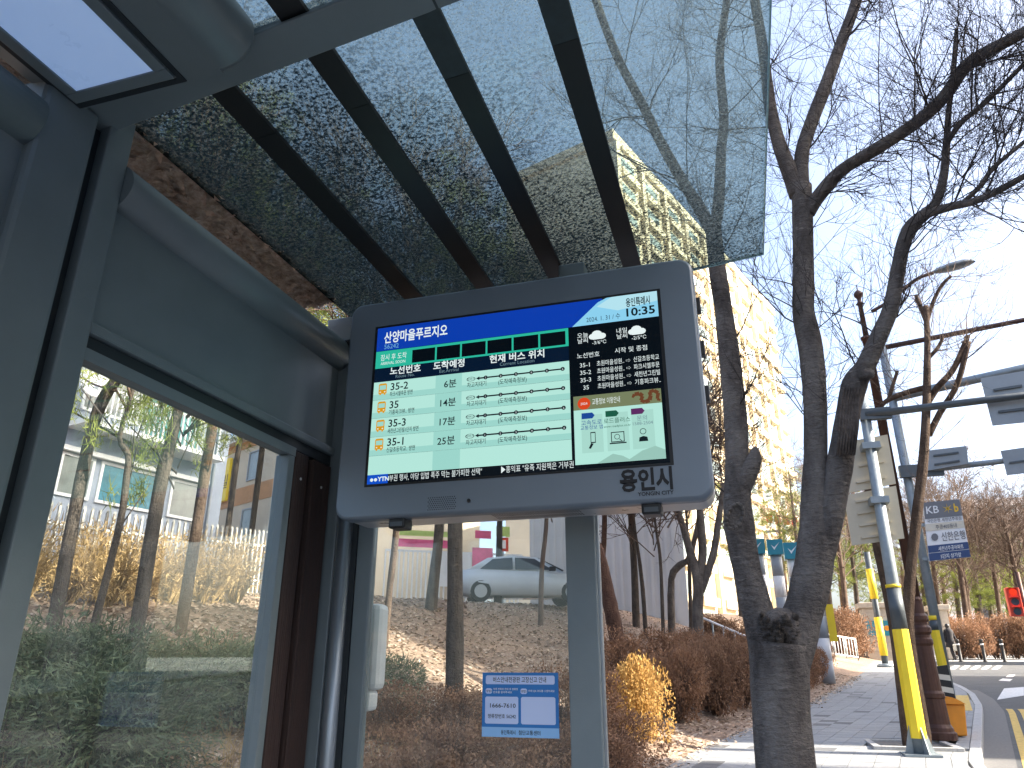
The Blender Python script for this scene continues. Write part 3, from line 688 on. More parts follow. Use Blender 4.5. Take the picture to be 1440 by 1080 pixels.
for xx in (-1.02, -.226):
    s_ = part(MB().box(xx-.028, xx+.028, YM+.02, YM+.085, HZ0-.030, HZ0+.004), 'sensor', M['black'], mo, .006, MO)
    part(MB().box(xx-.02, xx+.02, YM+.0185, YM+.0205, HZ0-.024, HZ0-.010), 'sensor_lens', M['galv_dark'], s_, 0, MO)
for zz in (2.45, 2.60, 2.3): part(MB().box(HX1-.002, HX1+.012, YM+.085, YM+.115, zz, zz+.05), 'side_latch', M['black'], mo, .003, MO)
# ------------------------------------------------------------------ notice sticker on the end glass
st = thing('notice_sticker', 'blue and white printed notice stuck on the end glass', 'sticker', (-.687, 2.361, 1.35))
SO = Vector((-.687, 2.361, 1.35))
def stp(u, v, k=0): return Vector((-.809+u*.243, 2.3605-k*.0004, 1.532-v*.182))
def sq(u0, v0, u1, v1, k, name, m):
    part(MB().poly([stp(u0+du, v0+dv, k) for du, dv in ((0, .02), (0, v1-v0-.02), (.015, v1-v0), (u1-u0-.015, v1-v0), (u1-u0, v1-v0-.02), (u1-u0, .02), (u1-u0-.015, 0), (.015, 0))]), name, m, st, 0, SO)
part(MB().box(-.809, -.566, 2.3605, 2.3615, 1.35, 1.532), 'sheet', M['blue_print'], st, 0, SO)
sq(.045, .045, .955, .185, 1, 'title_field', M['pale_print']); sq(.04, .38, .48, .80, 1, 'number_field', M['pale_print']); sq(.515, .38, .96, .80, 1, 'blank_field', M['pale_print'])
sq(.045, .25, .13, .335, 1, 'step_field', M['pale_print']); sq(.51, .25, .595, .335, 1, 'step_field', M['pale_print'])
part(MB().quad(stp(0, .85, 1), stp(0, 1, 1), stp(1, 1, 1), stp(1, .85, 1)), 'footer_field', M['sky_print'], st, 0, SO)
t1, t2 = MB(), MB()
def sfn(u, v): return lambda x, y: stp(u, v, 2)+Vector((x, 0, y))
for b_, u, v, h_, wd, mb in (('버스안내전광판 고장신고 안내', .14, .148, .018, .70, t1), ('1666-7610', .09, .55, .017, .34, t1), ('정류장번호 56242', .075, .71, .0135, .37, t1), ('용인특례시', .25, .955, .014, .19, t1), ('첨단교통센터', .48, .955, .014, .28, t1), ('방법1', .052, .31, .008, .07, t1), ('방법2', .517, .31, .008, .07, t1), ('아래 전화로 전화 후 정류장', .145, .275, .007, .33, t2), ('번호를 알려주세요', .145, .325, .007, .25, t2), ('아래 QR 코드를 스캔하세요', .61, .30, .007, .34, t2)):
    LT.add(mb, b_, sfn(u, v), h_, 0, 'LEFT', .01, wd*.243)
LT.flush(); tag(part(t1, 'lettering', M['ink'], st, 0, SO), kind='stuff'); tag(part(t2, 'white_lettering', M['white_print'], st, 0, SO), kind='stuff')
# white junction box outside the end glass
wb = thing('junction_box', 'white plastic junction box outside the end glass beside the corner post', 'box', (-1.26, 2.46, 1.42)); WO = Vector((-1.26, 2.46, 1.42))
part(MB().box(-1.33, -1.205, 2.42, 2.50, 1.475, 1.755), 'cover', M['white'], wb, .02, WO); part(MB().box(-1.33, -1.225, 2.42, 2.49, 1.41, 1.477), 'base', M['white'], wb, .015, WO)
# ================================================================== TREES AND SHRUBS
def jit(a): return Vector((random.uniform(-a, a), random.uniform(-a, a), random.uniform(-a, a)))
def twigs(mb, p, d, length, r, depth, up=.10, curl=.28, n=3, kids=(3, 5)):
    """a branch with side branches, down to fine twigs"""
    seg = 5 if depth > 0 else 4; pts = [Vector(p)]; d = Vector(d).normalized()
    for k in range(seg):
        d = (d+jit(curl)+Vector((0, 0, up))).normalized(); pts.append(pts[-1]+d*(length/seg))
    mb.tube(pts, [r*(1-.75*k/seg) for k in range(seg+1)], n, caps=False)
    if depth <= 0: return
    for k in range(random.randint(*kids)):
        j = random.randint(1, seg); t = (pts[j]-pts[j-1]).normalized()
        side = (t+jit(1).normalized()*random.uniform(.6, 1.1)).normalized()
        twigs(mb, pts[j], side, length*random.uniform(.4, .72), r*(1-.75*j/seg)*.72+.0006, depth-1, up, curl, n, kids)
def smooth_path(pts, rad, sub=4):
    """Catmull-Rom through the given points"""
    P = [Vector(p) for p in pts]; out = []; ro = []
    for i in range(len(P)-1):
        a = P[max(i-1, 0)]; b = P[i]; c = P[i+1]; d = P[min(i+2, len(P)-1)]
        for k in range(sub):
            t = k/sub; out.append(.5*((2*b)+(c-a)*t+(2*a-5*b+4*c-d)*t*t+(3*b-a-3*c+d)*t**3)); ro.append(rad[i]+(rad[i+1]-rad[i])*t)
    out.append(P[-1]); ro.append(rad[-1]); return out, ro
def limb(mb, px, sub=4, n=12, wob=.06):
    """px: list of (x, y, half width in px, distance); real width follows from the distance"""
    pts = [far(x, y, D) for x, y, r, D in px]
    rad = [r*(p-CAM).dot(FW)/FPX for p, (x, y, r, D) in zip(pts, px)]
    P, R_ = smooth_path(pts, rad, sub)
    R_ = [r*(1+wob*mnoise.noise(p*6)) for r, p in zip(R_, P)]
    mb.tube(P, R_, n); return P, R_
# ---- the forked street tree in front
D0 = 5.5
b0 = far(1105, 1080, D0); base = Vector((b0.x, b0.y, road_z(b0.y)))
ft = thing('street_tree', 'large dark forked street tree with knobbly crotch beside the pavement', 'tree', base)
mt = MB()
P0 = [base+Vector((.02, 0, -.15)), base+Vector((.01, 0, .12)), base+Vector((0, 0, .5)), b0, far(1097, 980, D0), far(1096, 905, D0)]
q, r_ = smooth_path(P0, [.30, .235, .195, .182, .180, .205], 5); mt.tube(q, [a*(1+.05*mnoise.noise(p*7)) for p, a in zip(q, r_)], 18)
limbs = []
def fl(px, sub=4, n=12): limbs.append(limb(mt, px, sub, n)); return limbs[-1]
L1 = fl([(1090, 925, 34, 5.5), (1066, 862, 22, 5.48), (1050, 800, 19.5, 5.45), (1039, 735, 21, 5.42), (1036, 680, 17, 5.4), (1036, 620, 16, 5.4), (1030, 540, 15, 5.38), (1018, 440, 12.5, 5.35), (1009, 380, 12, 5.33), (1003, 320, 11, 5.3)], 4, 14)
L2 = fl([(1102, 930, 36, 5.5), (1127, 868, 27, 5.5), (1141, 815, 26, 5.5), (1148, 760, 25, 5.5), (1147, 700, 19, 5.5), (1147, 640, 16, 5.5), (1146, 560, 15.5, 5.5), (1140, 490, 16.5, 5.5), (1130, 440, 15, 5.5), (1130, 400, 14, 5.5), (1129, 326, 14, 5.5), (1127, 262, 14, 5.5)], 4, 14)
L3 = fl([(1152, 800, 16, 5.5), (1166, 740, 17, 5.48), (1180, 660, 18, 5.46), (1191, 590, 16, 5.45), (1202, 540, 16.5, 5.43), (1217, 515, 13.5, 5.4), (1236, 473, 11.5, 5.38), (1252, 435, 10.5, 5.36), (1262, 385, 10, 5.34), (1270, 345, 9.5, 5.32), (1282, 318, 10, 5.3), (1305, 298, 8, 5.28)], 4, 12)
L1a = fl([(1003, 330, 9, 5.3), (985, 295, 9, 5.3), (960, 255, 8, 5.25), (928, 198, 7, 5.2), (905, 150, 6.5, 5.1), (868, 80, 6, 5.0), (838, 0, 5.5, 4.9), (815, -80, 5, 4.85)], 4, 8)
L1b = fl([(1004, 330, 8, 5.3), (1011, 280, 8, 5.35), (1014, 212, 7, 5.4), (1018, 165, 6.5, 5.4), (1012, 80, 6, 5.45), (1022, 0, 5, 5.5), (1030, -80, 4, 5.5)], 4, 8)
L2a = fl([(1122, 275, 12, 5.5), (1108, 235, 11, 5.48), (1095, 200, 9.5, 5.45), (1084, 155, 8.5, 5.4), (1078, 110, 7.5, 5.38), (1070, 50, 7, 5.35), (1058, -20, 6, 5.3), (1050, -90, 5, 5.3)], 4, 9)
L2b = fl([(1128, 275, 11, 5.5), (1127, 220, 10, 5.52), (1140, 175, 9.5, 5.55), (1162, 118, 9, 5.6), (1183, 60, 8, 5.65), (1203, 5, 7.5, 5.7), (1220, -60, 7, 5.75), (1235, -130, 5, 5.8)], 4, 9)
L2c = fl([(1136, 300, 10, 5.5), (1151, 276, 10, 5.48), (1183, 240, 9, 5.42), (1228, 212, 9, 5.35), (1285, 175, 9, 5.28), (1326, 138, 9, 5.2), (1354, 98, 9, 5.15), (1380, 77, 9, 5.1), (1440, 45, 8, 5.0), (1510, 0, 7, 4.9), (1600, -60, 5, 4.8)], 4, 9)
L3a = fl([(1300, 300, 7.5, 5.28), (1316, 285, 6.5, 5.26), (1327, 250, 6, 5.25), (1331, 205, 5, 5.25), (1334, 160, 4, 5.25), (1340, 100, 3, 5.25), (1345, 40, 2.4, 5.25)], 4, 7)
L3b = fl([(1305, 300, 7, 5.28), (1340, 290, 6, 5.2), (1368, 284, 5.5, 5.15), (1400, 270, 5, 5.1), (1442, 247, 4.5, 5.0), (1520, 200, 3.5, 4.9)], 4, 7)
L3c = fl([(1352, 287, 4, 5.2), (1378, 262, 4, 5.15), (1398, 235, 3.6, 5.1), (1442, 198, 3.2, 5.05), (1500, 150, 2.6, 5.0)], 4, 6)
L3d = fl([(1331, 202, 4, 5.25), (1352, 172, 4, 5.2), (1385, 145, 3.6, 5.15), (1442, 88, 3.2, 5.1), (1500, 30, 2.6, 5.05)], 4, 6)
fl([(1040, 690, 15, 5.4), (1052, 665, 14, 5.37), (1060, 647, 11, 5.36), (1062, 634, 6, 5.36), (1061, 628, 2, 5.36)], 4, 10)
fl([(1078, 905, 26, 5.45), (1094, 880, 22, 5.42), (1104, 878, 20, 5.42), (1116, 905, 24, 5.46)], 4, 12)
fl([(1229, 527, 4, 5.36), (1220, 526, 9, 5.37), (1208, 530, 9, 5.38)], 3, 8)
mt.build('trunk', M['bark'], ft).matrix_world = Matrix()
ft_tr = ft.children[0]; ft_tr.parent = ft; ft_tr.matrix_parent_inverse = Matrix.Translation(-base)
def wpart(mb, name, m, parent, org, bevel=0): return part(mb, name, m, parent, bevel, Vector(org))
# old wounds: a ring of callus and scarred wood
wk = MB(); c = far(1033, 726, 5.2)
for k in range(14):
    a0, a1 = k*2*math.pi/14, (k+1)*2*math.pi/14
    f = lambda a: c+RT*(.055*math.cos(a))+UP*(.085*math.sin(a))+RT*(.02*math.sin(a))
    wk.tube([f(a0), f(a1)], .013, 6)
wk.poly([c+(FW*.004)+RT*(.055*math.cos(k*.45))+UP*(.085*math.sin(k*.45))+RT*(.02*math.sin(k*.45)) for k in range(14)]); wpart(wk, 'knot_callus', M['bark'], ft, base)
bu = MB()
for k in range(70):
    x0 = random.uniform(1068, 1122); y0 = 866+random.uniform(-4, 34)+(1-abs(x0-1094)/28)*8
    c0 = far(x0, y0, 5.300+abs(x0-1094)*.0022); rr = random.uniform(.010, .026)
    bu.tube([c0+Vector((0, .05, -rr*1.5)), c0+jit(.008), c0+Vector((random.uniform(-.01, .01), .03, rr*1.3))], [rr*.7, rr, rr*.25], 6)
wpart(bu, 'crotch_burl', M['burl'], ft, base)
ws = MB(); 
for k in range(7):
    x0 = 1180+k*4
    ws.tube([far(x0-3, 640, 5.33), far(x0+1, 600, 5.325), far(x0+4, 560, 5.33), far(x0+8, 545, 5.36)], [.008, .013, .012, .006], 5)
wpart(ws, 'scar_wood', M['wound'], ft, base)
tw = MB()
def spray(limbdata, n, l0, l1, r, depth, start=.1, up=.12):
    P, R_ = limbdata
    for _ in range(n):
        k = random.randint(int(len(P)*start), len(P)-2); t = (P[k+1]-P[k]).normalized(); side = jit(1); side = (side-t*side.dot(t)).normalized()
        twigs(tw, P[k], t*.7+side, random.uniform(l0, l1), min(r, R_[k]*.6)*random.uniform(.6, 1.1), depth, up)
for Lx, n, st_ in ((L2a, 9, .2), (L2b, 12, .15), (L2c, 20, .1), (L3a, 7, .2), (L3b, 7, .2), (L3c, 5, .2), (L3d, 5, .2), (L1a, 8, .15), (L1b, 9, .2)):
    spray(Lx, n, .6, 1.5, .0085, 3, st_)
    spray(Lx, int(n*3.4), .4, 1.0, .0036, 2, .05)
spray(L2, 8, .5, 1.0, .008, 3, .5); spray(L1, 8, .4, .9, .008, 3, .4); spray(L3, 10, .5, 1.1, .008, 3, .4)
spray(L2, 14, .4, .9, .004, 2, .4); spray(L3, 16, .4, .9, .004, 2, .4); spray(L1, 10, .4, .8, .004, 2, .45)
wpart(tw, 'branches', M['twig'], ft, base)
# ---- generic trees
def pine_tuft(mb, p, s, n=34):
    for _ in range(n):
        d = (jit(1)+Vector((0, 0, .25))).normalized(); q = p+jit(.35)*s; e = q+d*s*random.uniform(.5, 1.0); w_ = d.cross(jit(1)).normalized()*s*.03
        i = len(mb.v); mb.v += [tuple(q-w_), tuple(q+w_), tuple(e)]; mb.face((i, i+1, i+2))
BARE = []; PINE = []
for k in range(3):
    mb = MB(); r = random.Random(k)
    for j in range(20): 
        a = j*2.4; z = .42+.55*j/20
        twigs(mb, (0, 0, z), (math.cos(a), math.sin(a), 1.1), .46*(1.15-z*.5), .0036, 3, .08, .22, 3, (4, 6))
    twigs(mb, (0, 0, .9), (0, 0, 1), .35, .004, 3, .1, .2)
    BARE.append(mb.mesh('bare_crown', M['twig_brown']))
    mb = MB()
    for j in range(46):
        a = j*2.39996; z = random.uniform(.42, 1.02); rr = random.uniform(.05, .30)*(1.25-z*.75)
        p = Vector((rr*math.cos(a), rr*math.sin(a), z)); mb.tube([(0, 0, z-.06), p], [.0022, .0010], 3, 1, caps=False)
        for _ in range(9): pine_tuft(mb, p+Vector((random.gauss(0, .05), random.gauss(0, .05), random.gauss(0, .018))), .032, 26)
    PINE.append(mb.mesh('pine_crown', [M['needle'], M['twig']]))
tree_n = [0]
def tree(name, label, px, kind='bare', bark='bark_brown', height=7., group=None, crown_h=None, spread=1., lean_top=None, variant=None):
    """px: trunk path as (x, y, half width px) from its foot up; the foot stands on the ground under its pixel or at a given distance (4th value)"""
    x, y, r = px[0][:3]
    foot = hit(x, y) if len(px[0]) < 4 else far(x, y, px[0][3])
    D = math.hypot(foot.x, foot.y); foot.z = ground_z(foot.x, foot.y)
    t = thing(name, label, 'tree', foot, group)
    pts = [foot-Vector((0, 0, .15))]+[far(a[0], a[1], D) for a in px]; dep = (foot-CAM).dot(FW)/FPX
    rad = [px[0][2]*dep*1.25]+[a[2]*dep for a in px]
    pts[1] = foot+Vector((0, 0, .02))
    top = pts[-1]; hz = foot.z+height
    if top.z < hz:
        dirn = (pts[-1]-pts[-2]).normalized(); k = (hz-top.z)
        pts += [top+Vector((dirn.x*.4, dirn.y*.4, 1))*k*.5, top+Vector((dirn.x*.4, dirn.y*.4, 1))*k]; rad += [rad[-1]*.7, rad[-1]*.25]
    P, R_ = smooth_path(pts, rad, 3); mb = MB(); mb.tube(P, [a*(1+.10*mnoise.noise(p*5)) for p, a in zip(P, R_)], 9)
    wpart(mb, 'trunk', M[bark], t, foot)
    tree_n[0] += 1; v = tree_n[0] % 3 if variant is None else variant
    c = bpy.data.objects.new('crown', (PINE if kind == 'pine' else BARE)[v]); COL.objects.link(c); c.parent = t
    h = crown_h or height; c.location = (P[-1].x-foot.x, P[-1].y-foot.y, height-h*.97); c.scale = (h*spread, h*spread, h*.95); c.rotation_euler = (0, 0, tree_n[0]*1.3)
    return t
# seen through the back window
tree('pine_tree', 'leftmost pine trunk seen through the back window, bending right at its fork', [(85, 835, 10, 10.2), (105, 720, 9), (128, 610, 8.5), (146, 560, 9), (168, 530, 8), (188, 500, 7), (198, 470, 6)], 'pine', 'bark_pine', 8.0, crown_h=11, spread=.45)
tree('bare_tree', 'thin forked bare tree between the two left pine trunks in the back window', [(146, 803, 6, 9.8), (168, 740, 5), (178, 670, 5), (180, 640, 4.5), (168, 615, 3.5), (184, 560, 3), (196, 500, 3)], 'bare', 'bark_pine', 6.2)
tree('pine_tree', 'straight grey pine trunk in the middle of the back window', [(205, 812, 11, 9.9), (222, 700, 10), (240, 620, 9), (258, 540, 8)], 'pine', 'bark_pine', 8.4, crown_h=10.5, spread=.42)
tree('pine_tree', 'sunlit orange-brown pine trunk right of the middle in the back window', [(262, 832, 8.5, 11.0), (280, 720, 8), (292, 640, 8), (305, 560, 8)], 'pine', 'bark_brown', 8.6, crown_h=10.5, spread=.42)
tree('pine_tree', 'slim distant trunk left of the tan building corner in the back window', [(318, 765, 4.5, 16.5), (334, 640, 4.2), (345, 580, 4)], 'pine', 'bark_pine', 9)
tree('pine_tree', 'slim distant trunk in front of the tan building windows', [(352, 760, 4.5, 17.0), (370, 620, 4.2), (376, 580, 4)], 'pine', 'bark_pine', 9)
tree('pine_tree', 'trunk at the right edge of the back window beside its frame', [(372, 846, 8, 13.5), (392, 760, 7), (402, 700, 6.5)], 'pine', 'bark_brown', 8)
# seen through the end glass
tree('bare_tree', 'slender pale sunlit trunk at the left edge of the end glass', [(542, 885, 5, 13.2), (549, 820, 5), (558, 740, 5)], 'bare', 'bark_brown', 8)
tree('pine_tree', 'dark pine trunk behind and left of the thick trunk in the end glass', [(606, 853, 9, 17.5), (612, 800, 8), (618, 740, 7)], 'pine', 'bark_pine', 9.5)
tree('pine_tree', 'thick dark straight pine trunk in the middle of the end glass', [(640, 945, 13.5, 11.0), (640, 850, 12.5), (640, 740, 11)], 'pine', 'bark_pine', 8.5, spread=.7)
tree('bare_tree', 'small bare tree in front of the parked white car', [(760, 848, 4, 19.5), (762, 800, 3.5), (768, 740, 3)], 'bare', 'twig_brown', 6)
tree('pine_tree', 'far pine right of the pink banners seen through the end glass', [(700, 840, 6, 24), (702, 780, 5)], 'pine', 'bark_pine', 8)
# right of the end post
tree('bare_tree', 'leaning reddish trunk just right of the end post with a pale scar', [(876, 946, 11, 16.6), (866, 890, 11), (858, 850, 11), (850, 812, 9.5), (842, 775, 8.5), (832, 745, 7)], 'bare', 'bark_red', 7.5)
tree('bare_tree', 'reddish slim trunk behind the leaning one by the end post', [(838, 848, 5, 21), (846, 800, 4.5), (850, 740, 4)], 'bare', 'bark_red', 8)
tree('pine_tree', 'short thick grey trunk against the cladding wall', [(893, 851, 5.5, 25), (892, 800, 5), (888, 740, 4.5)], 'pine', 'bark_pine', 9)
tree('bare_tree', 'thin young tree with crooked stem on the leafy bank', [(907, 872, 3.2, 23), (904, 830, 3), (898, 780, 2.6), (892, 740, 2.4)], 'bare', 'bark_pine', 6)
tree('bare_tree', 'very thin straight young tree standing lowest on the leafy bank', [(932, 901, 3, 20.5), (931, 840, 2.6), (928, 780, 2.4), (922, 740, 2)], 'bare', 'bark_pine', 6)
tree('bare_tree', 'dark tree bending to the right at the top of the bank', [(942, 851, 5.5, 26), (944, 815, 5), (956, 795, 5), (972, 778, 4)], 'bare', 'bark', 7)
tree('bare_tree', 'thin trunk between the bending tree and the dark forked tree on the bank', [(969, 868, 3, 24), (970, 820, 2.8), (968, 770, 2.4)], 'bare', 'bark_pine', 7)
fk = tree('bare_tree', 'dark forked tree on the bank left of the large street tree', [(980, 915, 8.5, 21.5), (981, 860, 8), (982, 815, 8.5), (972, 782, 6.5), (962, 745, 5), (950, 700, 4)], 'bare', 'bark', 8.5)
fo = fk.location.copy(); Dk = math.hypot(fo.x, fo.y); mb = MB()
limb(mb, [(983, 812, 6, Dk), (988, 780, 6, Dk), (986, 740, 5.5, Dk), (982, 690, 4, Dk)]); limb(mb, [(986, 832, 5, Dk), (994, 808, 5.5, Dk), (1004, 775, 5, Dk), (1010, 735, 4.5, Dk), (1018, 680, 3, Dk)])
wpart(mb, 'limb', M['bark'], fk, fo)
# two-stemmed tree in the pavement pit
pt_ = Vector((2.12, 13.33, road_z(13.33))); DP = math.hypot(pt_.x, pt_.y)
pt = thing('street_tree', 'slender pruned two-stemmed street tree in the pavement pit behind the yellow-sleeved pole', 'tree', pt_)
mb = MB()
limb(mb, [(1282, 1062, 10, DP), (1276, 1030, 8.5, DP), (1268, 960, 8, DP), (1258, 880, 8, DP), (1242, 800, 7.5, DP), (1233, 760, 7, DP), (1222, 690, 6, DP), (1214, 630, 5, DP)], 4, 10)
stem = limb(mb, [(1296, 1062, 10, DP-.1), (1300, 1035, 9, DP-.1), (1290, 970, 7.5, DP-.1), (1278, 890, 7.5, DP-.1), (1280, 810, 7.5, DP-.1), (1290, 720, 7, DP-.1), (1299, 640, 6.5, DP-.1), (1303, 560, 5.5, DP-.1), (1304, 480, 4.2, DP-.1), (1302, 430, 3.6, DP-.1)], 4, 10)
arms = [[(1302, 570, 5, DP), (1318, 545, 4.6, DP), (1340, 520, 4.2, DP-.2), (1356, 485, 3.6, DP-.3), (1361, 472, 3.2, DP-.3)], [(1306, 612, 4.5, DP), (1322, 580, 4.4, DP), (1346, 540, 4, DP-.2), (1362, 480, 3.6, DP-.3)], [(1302, 545, 4.5, DP), (1275, 552, 4, DP+.2), (1250, 562, 3.6, DP+.3), (1240, 570, 3, DP+.3)], [(1250, 560, 3, DP+.3), (1256, 540, 2.6, DP+.3), (1262, 522, 2.2, DP+.3)], [(1303, 452, 3.4, DP), (1294, 430, 3, DP), (1288, 415, 2.6, DP)], [(1303, 455, 3, DP), (1312, 425, 2.8, DP), (1325, 400, 2.4, DP), (1338, 388, 2, DP)], [(1304, 505, 3, DP), (1318, 490, 2.6, DP), (1326, 475, 2.2, DP)]]
tw = MB(); res = [limb(mb, a, 4, 7) for a in arms]
wpart(mb, 'trunk', M['bark_brown'], pt, pt_)
for Lx in res: spray(Lx, 9, .5, 1.5, .008, 2, .3, .18)
spray(stem, 8, .5, 1.2, .008, 2, .6, .18)
wpart(tw, 'branches', M['twig_brown'], pt, pt_)
# background on the right
bg = [(1190, 880, 5, 42, 'bare', 'bare tree behind the rusty hedge, left of the stone gate pillar'), (1208, 890, 4, 46, 'pine', 'green pine left of the stone gate pillar'), (1148, 880, 4, 52, 'pine', 'green pine left of the yellow flag on the striped pole'), (1168, 882, 5, 58, 'pine', 'green pine right of the yellow flag on the striped pole'), (1228, 870, 5, 62, 'pine', 'pine behind the far yellow pole'), (1362, 890, 5, 55, 'bare', 'dark bare tree behind the far bollards'), (1378, 885, 4, 66, 'pine', 'pine behind the dark bare tree by the far hedge'), (1347, 880, 4, 70, 'pine', 'pine above the walking person'), (1405, 885, 4, 60, 'bare', 'bare tree left of the red traffic signal'), (1425, 880, 4, 72, 'bare', 'bare tree behind the red traffic signal'), (1455, 880, 5, 58, 'bare', 'bare tree at the right edge of the view'), (1275, 880, 5, 75, 'bare', 'bare tree behind the lamp post base'), (1395, 880, 4, 90, 'bare', 'hazy far bare tree below the sign arms'), (1330, 880, 4, 85, 'bare', 'hazy far bare tree left of the bank sign'), (1128, 850, 4, 44, 'pine', 'pine behind the teal-topped columns'), (1040, 838, 5, 48, 'pine', 'pine left of the teal-topped columns'), (1105, 850, 4, 62, 'bare', 'bare tree in front of the cream apartment tower'), (1160, 870, 4, 70, 'pine', 'tall far pine between the yellow flag and the rusty hedge'), (1185, 868, 4, 76, 'bare', 'far bare tree above the rusty hedge left of the gate'), (1205, 868, 4, 80, 'pine', 'farthest pine left of the stone gate pillar'), (1250, 868, 4, 78, 'pine', 'far pine just right of the plaqued gate pillar'), (1300, 868, 4, 66, 'pine', 'far pine behind the brown lamp post'), (1318, 868, 4, 60, 'bare', 'far bare tree behind the tall mast'), (1372, 868, 5, 78, 'pine', 'yellowish far pine right of the tall mast'), (1390, 868, 4, 70, 'pine', 'yellowish far pine behind the middle bollard'), (1415, 868, 4, 82, 'pine', 'yellowish far pine left of the traffic signal'), (1440, 868, 5, 68, 'pine', 'far pine behind the traffic signal mast'), (1355, 868, 5, 50, 'bare', 'reddish bare tree between the person and the middle bollard'), (1432, 868, 5, 52, 'bare', 'reddish bare tree rising behind the traffic signal')]
for x, y, r, D, kd, lb in bg:
    tree('pine_tree' if kd == 'pine' else 'bare_tree', lb, [(x, y, r*.9, D), (x-4, y-60, r*.75)], kd, 'bark_pine' if kd == 'pine' else 'bark_brown', random.uniform(7, 9.5), 'trees beyond the crossing', spread=1.15)
# ---- shrubs
def shrub_mesh(name, mats, n_leaf, leaf, n_twig, flat_=1., needle=False, seed=1):
    random.seed(seed); mb = MB()
    lobes = [(Vector((random.uniform(-.45, .45), random.uniform(-.45, .45), random.uniform(.30, .62))), random.uniform(.32, .52)) for _ in range(8)]
    for _ in range(n_twig):
        c, r = random.choice(lobes); e = c+jit(1).normalized()*r*random.uniform(.6, 1.12)
        mb.tube([Vector((c.x*.25, c.y*.25, 0)), c*.6+jit(.08), e], [.010, .006, .0015], 3, 1, caps=False)
    for _ in range(n_leaf):
        c, r = random.choice(lobes); d = jit(1).normalized(); p = c+d*r*random.uniform(.55, 1.03)**.6
        if p.z < .02: continue
        u = (d+jit(.9)).normalized()*leaf*random.uniform(.6, 1.4); v = u.cross(jit(1)).normalized()*leaf*(.16 if needle else .45)
        i = len(mb.v)
        if needle: mb.v += [tuple(p-v), tuple(p+v), tuple(p+u*1.6)]; mb.face((i, i+1, i+2))
        else: mb.v += [tuple(p-u*.5), tuple(p-v*.8), tuple(p+u*.6), tuple(p+v*.8)]; mb.face((i, i+1, i+2, i+3))
    return mb.mesh(name, mats)
AZ = [shrub_mesh('azalea_foliage', [M['azalea'], M['twig_brown']], 7000, .040, 260, seed=s) for s in (1, 2, 3)]
GO = [shrub_mesh('sunlit_foliage', [M['golden'], M['golden']], 8000, .042, 260, seed=8)]
JU = [shrub_mesh('juniper_foliage', [M['juniper'], M['twig']], 5200, .052, 120, needle=True, seed=s) for s in (4, 5)]
STR = [shrub_mesh('straw_foliage', [M['straw'], M['straw']], 900, .06, 520, needle=True, seed=s) for s in (6, 7)]
random.seed(11)
sn = [0]
def shrub(name, label, kinds, X, Y, r, h, group):
    sn[0] += 1
    t = thing(name, label, 'shrub', (X, Y, ground_z(X, Y)-.03), group)
    c = bpy.data.objects.new('foliage', kinds[sn[0] % len(kinds)]); COL.objects.link(c); c.parent = t; c.scale = (r, r, h); c.rotation_euler = (0, 0, sn[0]*1.1)
HG = 'brown azalea shrubs of the hedge'
nm = ['first', 'second', 'third', 'fourth', 'fifth', 'sixth', 'seventh', 'eighth', 'ninth', 'tenth', 'eleventh', 'twelfth']
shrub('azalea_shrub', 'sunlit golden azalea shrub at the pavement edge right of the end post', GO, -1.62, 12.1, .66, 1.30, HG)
for k, (X, Y, r, h) in enumerate([(-2.35, 10.6, .85, 1.1), (-1.35, 14.0, .85, 1.35), (-.75, 15.6, .85, 1.4), (-.25, 17.2, .85, 1.4), (.25, 18.9, .85, 1.35), (.75, 20.7, .85, 1.3), (1.2, 22.6, .8, 1.2), (1.6, 24.4, .7, 1.1)]):
    shrub('azalea_shrub', 'brown azalea shrub in the pavement hedge, %s from the end post' % nm[k], AZ, X, Y, r, h, HG)
for k, (X, Y, r, h) in enumerate([(-2.4, 15.2, .9, 1.2), (-1.7, 17.4, .9, 1.2), (-1.1, 19.6, .9, 1.2), (-.6, 22, .9, 1.2)]):
    shrub('azalea_shrub', 'brown azalea shrub in the back row of the hedge, %s from the end post' % nm[k], AZ, X, Y, r, h, HG)
LG = 'low dry shrubs seen through the end glass'
for k, (x, y, D) in enumerate([(545, 1040, 6.2), (590, 1010, 7.4), (640, 1050, 6.4), (690, 1020, 7.6), (560, 975, 9.0), (740, 1055, 7.0), (780, 1010, 8.6), (620, 990, 9.2), (700, 985, 10), (840, 1040, 8.8), (860, 1000, 10.4)]):
    p = far(x, y, D); shrub('azalea_shrub', 'low dry brown shrub behind the end glass, %s from the white junction box' % nm[k], AZ, p.x, p.y, .75, .72, LG)
JG = 'green juniper shrubs behind the back window'
for k, (x, y, D) in enumerate([(25, 950, 7.4), (85, 935, 7.2), (150, 930, 7.6), (215, 925, 7.4), (275, 920, 8.0), (335, 925, 8.4), (60, 985, 6.3), (130, 975, 6.4), (200, 975, 6.6), (385, 915, 8.6), (525, 940, 9.6)]):
    p = far(x, y, D); shrub('juniper_shrub', 'spreading green juniper shrub behind the glass, %s along the low bank' % nm[k], JU, p.x, p.y, .95, .80, JG)
SG = 'straw-coloured dry shrubs along the picket fence'
for k, (x, y, D) in enumerate([(40, 815, 11.2), (95, 815, 11.6), (150, 815, 11.9), (195, 815, 12.3), (240, 815, 12.8), (290, 815, 13.4), (335, 815, 14.0)]):
    p = far(x, y, D); shrub('dry_shrub', 'straw-coloured dry shrub at the picket fence, %s from the left' % nm[k], STR, p.x, p.y, .85, 1.25, SG)
